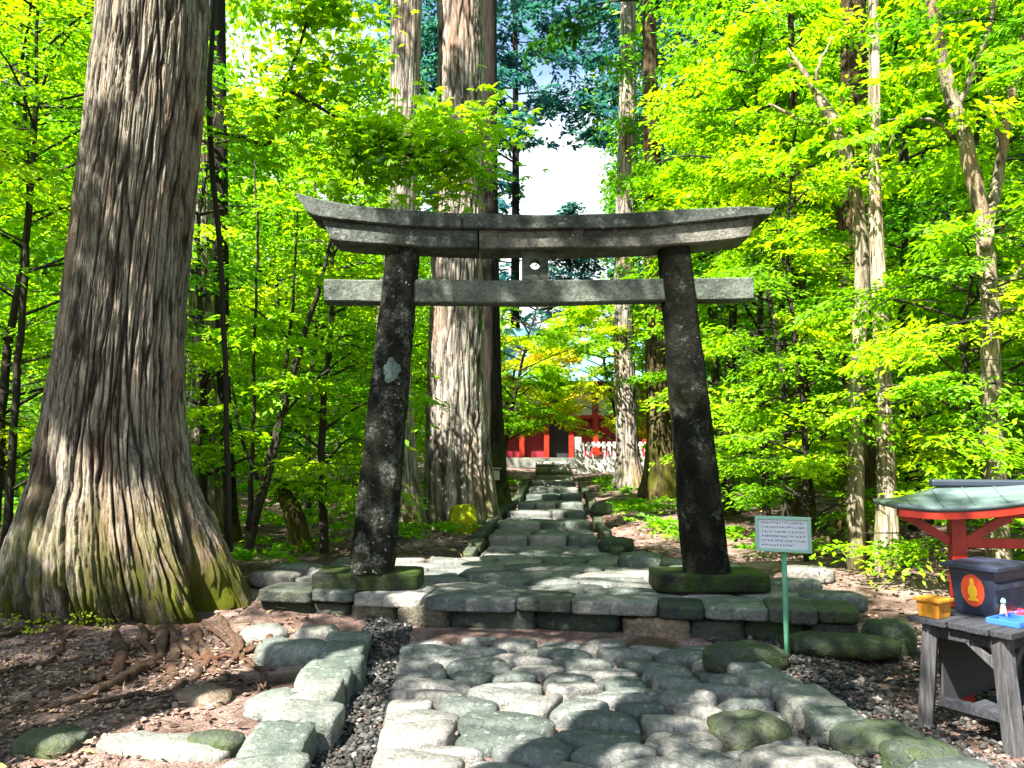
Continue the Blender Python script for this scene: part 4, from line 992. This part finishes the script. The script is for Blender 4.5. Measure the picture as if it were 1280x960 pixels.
right = [(4.15, 11.8, 6.0, 1.2), (6.5, 10.4, 7.5, 2.2), (7.2, 9.4, 7.5, 2.5), (4.4, 13.4, 8.5, 2.2), (6.6, 12.8, 9, 2.6), (9.2, 12.2, 9.5, 2.9), (4.7, 17.5, 9.0, 1.9), (5.8, 16.0, 11, 2.6), (8.4, 16.0, 12, 3.0), (11.8, 15, 12, 3.2), (5.4, 20, 12, 2.6), (8.5, 21, 13, 3.2), (12.6, 20.5, 14, 3.6), (4.9, 24, 10, 2.2), (9.8, 9.0, 8, 2.6), (14.5, 13.5, 11, 3.3)]
for i, (x, y, H, Rm) in enumerate(left + right):
    g = i % 3 == 1; lab = (LB_LEFT + LB_RIGHT)[i]
    if lab is None: continue
    young_tree(x, y, H, Rm, 'leaf_green' if g else 'leaf_lime', lab.format('green' if g else 'lime'), 'young trees in the wood behind the gate', 100 + i, nb=int(17 + H * 1.2), ns=5, size=.66 + .03 * y, n=int(100 if x > 0 else 78), L=.066 + .004 * y, z0=.12 if y < 16 else .16, rad=.045 + .004 * H, tone=(.55 if i % 4 else .40) - (.10 if x > 0 else 0))
# trees overhanging the stepped path just before the hall
def over(W): return (W[:, 2] < 4.9 + .8 * np.abs(W[:, 0] - path_x(W[:, 1]) + .6)) & (W[:, 2] > 1.9 + .35 * np.maximum(0, 1.2 - np.abs(W[:, 0] - path_x(W[:, 1]))))
for i, (x, y, lm, lab, ln) in enumerate([(-.4, 21.0, 'leaf_lime', 'bright lime maple leaning over the path before the red hall', (1.2, 0)), (-.8, 25.0, 'leaf_yellow', 'yellowing maple at the foot of the stair before the red hall', (1.6, 0)), (3.4, 23.2, 'leaf_yellow', 'orange tinged maple in front of the white fence', (-.8, 0))]):
    young_tree(x, y, 5.4, 2.2, lm, lab, None, 300 + i, nb=30, ns=4, size=1.0, n=140, L=.14, z0=.22, rad=.07, lean=ln, ok=over)

# pale forked tree
def px_tree(label, Y, chains, mat, crown=None, seed=0, name='broadleaf_tree', sides=9, lm='leaf_lime', L=.10, n=150, ns=3, size=.7):
    """chains: lists of (px, py, width px); the first one starts at the ground"""
    q0 = A(chains[0][0][0], chains[0][0][1], Y); zb = gz(q0.x, Y); t = thing(name, label, 'tree', (q0.x, Y, zb)); mb = MB(); r = np.random.default_rng(seed); parts = []
    for ci, ch in enumerate(chains):
        P = [A(p[0], p[1], Y + (0 if k == 0 and ci == 0 else r.uniform(-.12, .12))) - t.location for k, p in enumerate(ch)]
        if ci == 0: P[0].z = -.15
        Q = curve_pts(P, 5, .012, seed + ci); w = np.interp(np.linspace(0, 1, len(Q)), np.linspace(0, 1, len(ch)), [p[2] * Y / FPX / 2 for p in ch]); mb.tube(Q, w, sides)
        if crown and ci >= crown[0]:
            for k in range(crown[1]):
                p = np.array(Q[int(r.uniform(.3, 1) * (len(Q) - 1))]) + r.normal(0, .35, 3); a = r.uniform(0, 6.28)
                parts.append(spray(r, p, (math.cos(a), math.sin(a), r.uniform(-.2, .2)), size * r.uniform(.7, 1.2), n, L, tone=.55 + r.normal(0, .12)))
    mb.build('trunk', MAT[mat], t, True)
    if parts: link('crown', leaf_mesh('crown', parts, MAT[lm]), t)
    return t
px_tree('pale crooked tree forking into two bare limbs high above the little shelter', 7.4, [[(1246, 640, 30), (1240, 540, 26), (1238, 420, 22), (1230, 300, 20), (1212, 200, 19), (1184, 100, 17), (1166, 10, 14), (1140, -120, 8)],
    [(1232, 310, 13), (1246, 230, 14), (1258, 150, 11), (1276, 60, 10), (1300, -40, 6)], [(1196, 140, 8), (1222, 75, 7), (1240, 20, 6), (1236, -40, 4)], [(1232, 285, 9), (1250, 200, 6), (1232, 110, 5), (1205, 70, 3)], [(1240, 380, 6), (1280, 330, 4), (1310, 300, 2)], [(1205, 180, 8), (1160, 150, 4), (1110, 150, 2)]], 'bark_pale', (2, 5), 31, n=150)
px_tree('thin dead pale branches of a crooked tree above the right end of the gate', 8.8, [[(1066, 650, 22), (1072, 480, 20), (1078, 330, 18), (1066, 230, 16), (1046, 165, 22), (1010, 100, 8), (985, 60, 3)], [(1046, 165, 8), (1000, 150, 6), (960, 130, 3)], [(1020, 120, 6), (1024, 80, 4), (1040, 50, 2)], [(1066, 230, 6), (1100, 200, 3), (1130, 140, 2)]], 'bark_pale', (1, 4), 32, n=140)
px_tree('clump of thin dark leaning stems between the huge cedar and the lichened pillar', 9.6, [[(306, 672, 11), (330, 600, 10), (352, 520, 9), (374, 440, 8), (396, 370, 6), (420, 280, 3)], [(310, 665, 8), (316, 560, 5), (318, 430, 4), (322, 300, 3), (318, 200, 2)], [(318, 655, 8), (345, 560, 6), (356, 470, 5), (366, 380, 4), (372, 260, 2)], [(352, 520, 4), (400, 470, 3), (440, 440, 2)], [(322, 600, 5), (300, 540, 4), (290, 480, 2)], [(374, 440, 4), (340, 400, 3), (300, 380, 2)]], 'twig', (1, 5), 33, n=130)
px_tree('short mossy leaning stump trunk left of the lichened pillar', 10.6, [[(383, 684, 26), (370, 650, 24), (358, 622, 20), (350, 600, 14)]], 'bark_moss', None, 34, name='leaning_tree')
# maple whose long dark branch reaches over the gate
def palm_leaves(r, P, L, tone):
    """five-fingered leaves hanging at the points P"""
    n = len(P); az = r.uniform(0, 6.28, n); N = unit(np.array([0, -.25, 1.]) + r.normal(0, .35, (n, 3))); ax = unit(np.cross(N, np.stack([np.sin(az), np.cos(az), 0 * az], 1))); sd = np.cross(N, ax); V, T = [], []
    Ls = L * r.uniform(.7, 1.25, n)
    for a, f in ((0, 1), (.7, .85), (-.7, .85), (1.45, .55), (-1.45, .55)):
        D = ax * math.cos(a) + sd * math.sin(a) - np.array([0, 0, .25]); V.append(leaf_quads(P, D, N, Ls * f, Ls * f * .36).reshape(n, 4, 3)); T.append(tone + r.normal(0, .08, n))
    return np.concatenate(V).reshape(-1, 3), np.concatenate(T)
def near_maple():
    Y = 7.9; q0 = A(276, 700, Y); zb = gz(q0.x, Y); t = thing('maple_tree', 'maple with a long dark bent branch and large lime leaves reaching in over the gate', 'tree', (q0.x, Y, zb)); r = np.random.default_rng(91); mb = MB(); parts = []
    T0 = [(287, 690, 7.9, 9), (283, 520, 7.95, 8), (276, 330, 8.0, 8), (262, 160, 8.0, 9), (268, 0, 8.0, 7), (280, -140, 8.0, 5)]
    B = [[(262, 165, 8.07, 8), (300, 172, 8.01, 7), (338, 178, 7.95, 6), (350, 130, 7.93, 6), (366, 80, 7.91, 5), (386, 25, 7.89, 4), (410, -40, 7.87, 3)],
         [(356, 110, 7.92, 6), (400, 135, 7.87, 5), (460, 166, 7.83, 4), (510, 193, 7.81, 3), (560, 223, 7.79, 2), (596, 246, 7.77, 1.5)],
         [(430, 146, 7.85, 3), (446, 178, 7.85, 2.5), (440, 228, 7.85, 2)], [(480, 178, 7.82, 3), (540, 163, 7.79, 2.5), (590, 150, 7.77, 1.5)], [(386, 25, 7.89, 3), (412, 8, 7.85, 2.5), (440, 22, 7.83, 1.5)], [(366, 80, 7.91, 3), (420, 80, 7.87, 2), (436, 96, 7.85, 1.5)], [(510, 193, 7.81, 2.5), (560, 188, 7.77, 2), (610, 178, 7.75, 1)]]
    for k, ch in enumerate([T0] + B):
        Q = curve_pts([A(p[0], p[1], p[2]) - t.location for p in ch], 5, .01, k); w = np.interp(np.linspace(0, 1, len(Q)), np.linspace(0, 1, len(ch)), [p[3] * 7 / FPX / 2 for p in ch]); mb.tube(Q, w, 7)
        if k:
            for _ in range(int(len(Q) * (1.5 if k != 1 else 1.0))):
                p = np.array(Q[int(r.uniform(.25, 1) * (len(Q) - 1))]) + r.normal(0, .16, 3); parts.append(palm_leaves(r, p + r.normal(0, 1, (26, 3)) * np.array([.19, .19, .06]), .105, r.uniform(.4, .75)))
    mb.build('trunk', MAT['twig'], t, True); link('crown', leaf_mesh('crown', parts, MAT['leaf_lime']), t)
near_maple()
for i, (x, y, H, Rm, lm, lab) in enumerate([(4.7, 7.6, 3.4, 1.2, 'leaf_lime', 'lime feathery young tree just behind the little shelter'), (6.1, 7.4, 6.6, 2.2, 'leaf_green', 'green feathery young tree beyond the shelter near the frame edge'), (3.55, 9.4, 5.2, 1.0, 'leaf_lime', 'lime feathery young tree between the dark pillar and the thick mossy trunk'),
        (-5.6, 8.6, 6.8, 2.2, 'leaf_lime', 'lime young tree nearest the huge cedar on its outer side'), (-7.4, 7.8, 6.2, 2.2, 'leaf_green', 'green young tree behind the mossy roots of the huge cedar')]):
    young_tree(x, y, H, Rm, lm, lab, None, 400 + i, nb=24, ns=5, size=.75, n=130, L=.082, z0=.10, rad=.05, tone=.55)

# conifers far behind, thin against the sky
for i, (x, y, H, Rm) in enumerate([(-2.2, 33, 27, 3.8), (-5.5, 36, 28, 4.2), (6.4, 36, 28, 4.4), (9.4, 33, 26, 4.2), (.1, 40, 33, 6.6), (7.0, 43, 34, 6.8), (3.9, 52, 15, 3.6)]):
    r = np.random.default_rng(500 + i); zb = gz(x, y)
    t = thing('conifer_tree', ['tall dark blue green conifer right above the dark trunk with the plaque', 'tall blue green conifer behind the great pale brown cedar', 'tall blue green conifer behind the dark pillar side of the sky gap', 'bushy blue green conifer behind the brown mossy leaning trunk', 'farther thin conifer on the cedar side of the white sky gap', 'farther thin conifer on the other side of the white sky gap', 'small distant conifer tip at the bottom of the white sky gap'][i], 'tree', (x, y, zb), 0, 'conifers against the sky')
    P = [(0, 0, -.2), (.1, 0, H * .5), (0, 0, H)]; Q = curve_pts(P, 10); mb = MB(); mb.tube(Q, np.linspace(.30, .06, len(Q)), 10); mb.build('trunk', MAT['bark_dark'], t, True)
    def ok(W): return avenue(W + np.array(t.location)) if i < 6 else (W[:, 2] > -9)
    parts, lines = bough_crown(r, 0, 0, H * .22, H, Rm, 46 if Rm < 6 else 64, 5, 1.5, 60, .34, .5, .4, ok); lines = [q for q in lines if ok(q[2][None])[0] and ok(q[1][None])[0]]
    link('crown', leaf_mesh('crown', parts, MAT['leaf_blue']), t)
    mb = MB(); branch_tubes(mb, lines, .03, 4); mb.build('branch', MAT['bark_dark'], t, kind='stuff')

# the far wood that closes the view on both sides: one mass
r = np.random.default_rng(77); parts = []
for i in range(2100):
    s = r.choice([-1, 1]); y = r.uniform(21, 52); x = (r.uniform(3.6, 30) if s > 0 else r.uniform(-34, -3.2)); x = x + float(path_x(30)) * .6
    if i > 1700: y = r.uniform(12, 22); x = r.choice([-1, 1]) * r.uniform(9.5, 17)
    if abs(x - 2.4) < 7 and 27 < y < 38: continue
    h = r.uniform(0, 1) ** .8 * min(22, 8 + .25 * y + abs(x) * .4)
    if -5 < x < 1 and y < 31: h *= .3
    parts.append(keep(clump(r, np.array([x, y, gz(x, y) + h]), r.uniform(1.0, 2.0), 95, .32, r.uniform(.25, .75), .55), avenue))
link('far_wood', leaf_mesh('far_wood', parts, MAT['leaf_lime']), kind='stuff')
# undergrowth: ferns and seedlings over the forest floor
parts = []
for i in range(1500):
    y = r.uniform(9.2, 26); x = float(path_x(y)) + r.choice([-1, 1]) * (1.35 + r.uniform(0, 1) ** 1.2 * 11)
    if y < 11 and float(noise(x * .6, y * .6, 0, 8)) < .55: continue
    if float(noise(x * .5, y * .5, 0, 12)) < (.42 if x < 0 or y > 17 else .58): continue
    c = np.array([x, y, gz(x, y) + .05])
    for k in range(3):
        a = r.uniform(0, 6.28); parts.append(spray(r, c, np.array([math.cos(a), math.sin(a), .75]), r.uniform(.3, .6), 16, .11, droop=.6, spread=30, tone=r.uniform(.3, .8)))
link('undergrowth', leaf_mesh('undergrowth', parts, MAT['leaf_green']), kind='stuff')

# unseen tall trees near the camera, added so their crowns dapple gate and paths
for i, (x, y, z0, z1, Rm) in enumerate([(-4.2, 2.1, 7.8, 14, 3.0), (-2.2, .9, 8.0, 11, 1.5), (-9.6, -2.6, 8.5, 15, 2.2), (1.2, -3.4, 8, 14, 2.8), (-8.8, 1.8, 9, 13, 2.2)]):
    r = np.random.default_rng(600 + i)
    t = thing('cedar_tree', 'tall cedar beside the viewpoint whose crown shades the gate', 'tree', (x, y, gz(x, y)), 0, 'cedars beside the viewpoint')
    Q = curve_pts([(0, 0, -.1), (.05, 0, z1 * .5), (0, 0, z1)], 8); mb = MB(); mb.tube(Q, np.linspace(.35, .08, len(Q)), 12); mb.build('trunk', MAT['bark_cedar'], t, True)
    _, lines = bough_crown(r, 0, 0, z0, z1, Rm, 12, 1, 1.05, 2, .19, .5, .3); parts = []
    for b0, mid, tip, Lb in lines:
        for f in (.35, .6, .8, 1.0): parts.append(clump(r, b0 * (1 - f) + tip * f + r.normal(0, .35, 3), r.uniform(.24, .62), 190, .14, .5, .45))
    link('crown', leaf_mesh('crown', parts, MAT['leaf_green']), t)
    mb = MB(); branch_tubes(mb, lines, .05); mb.build('branch', MAT['bark_cedar'], t, kind='stuff')
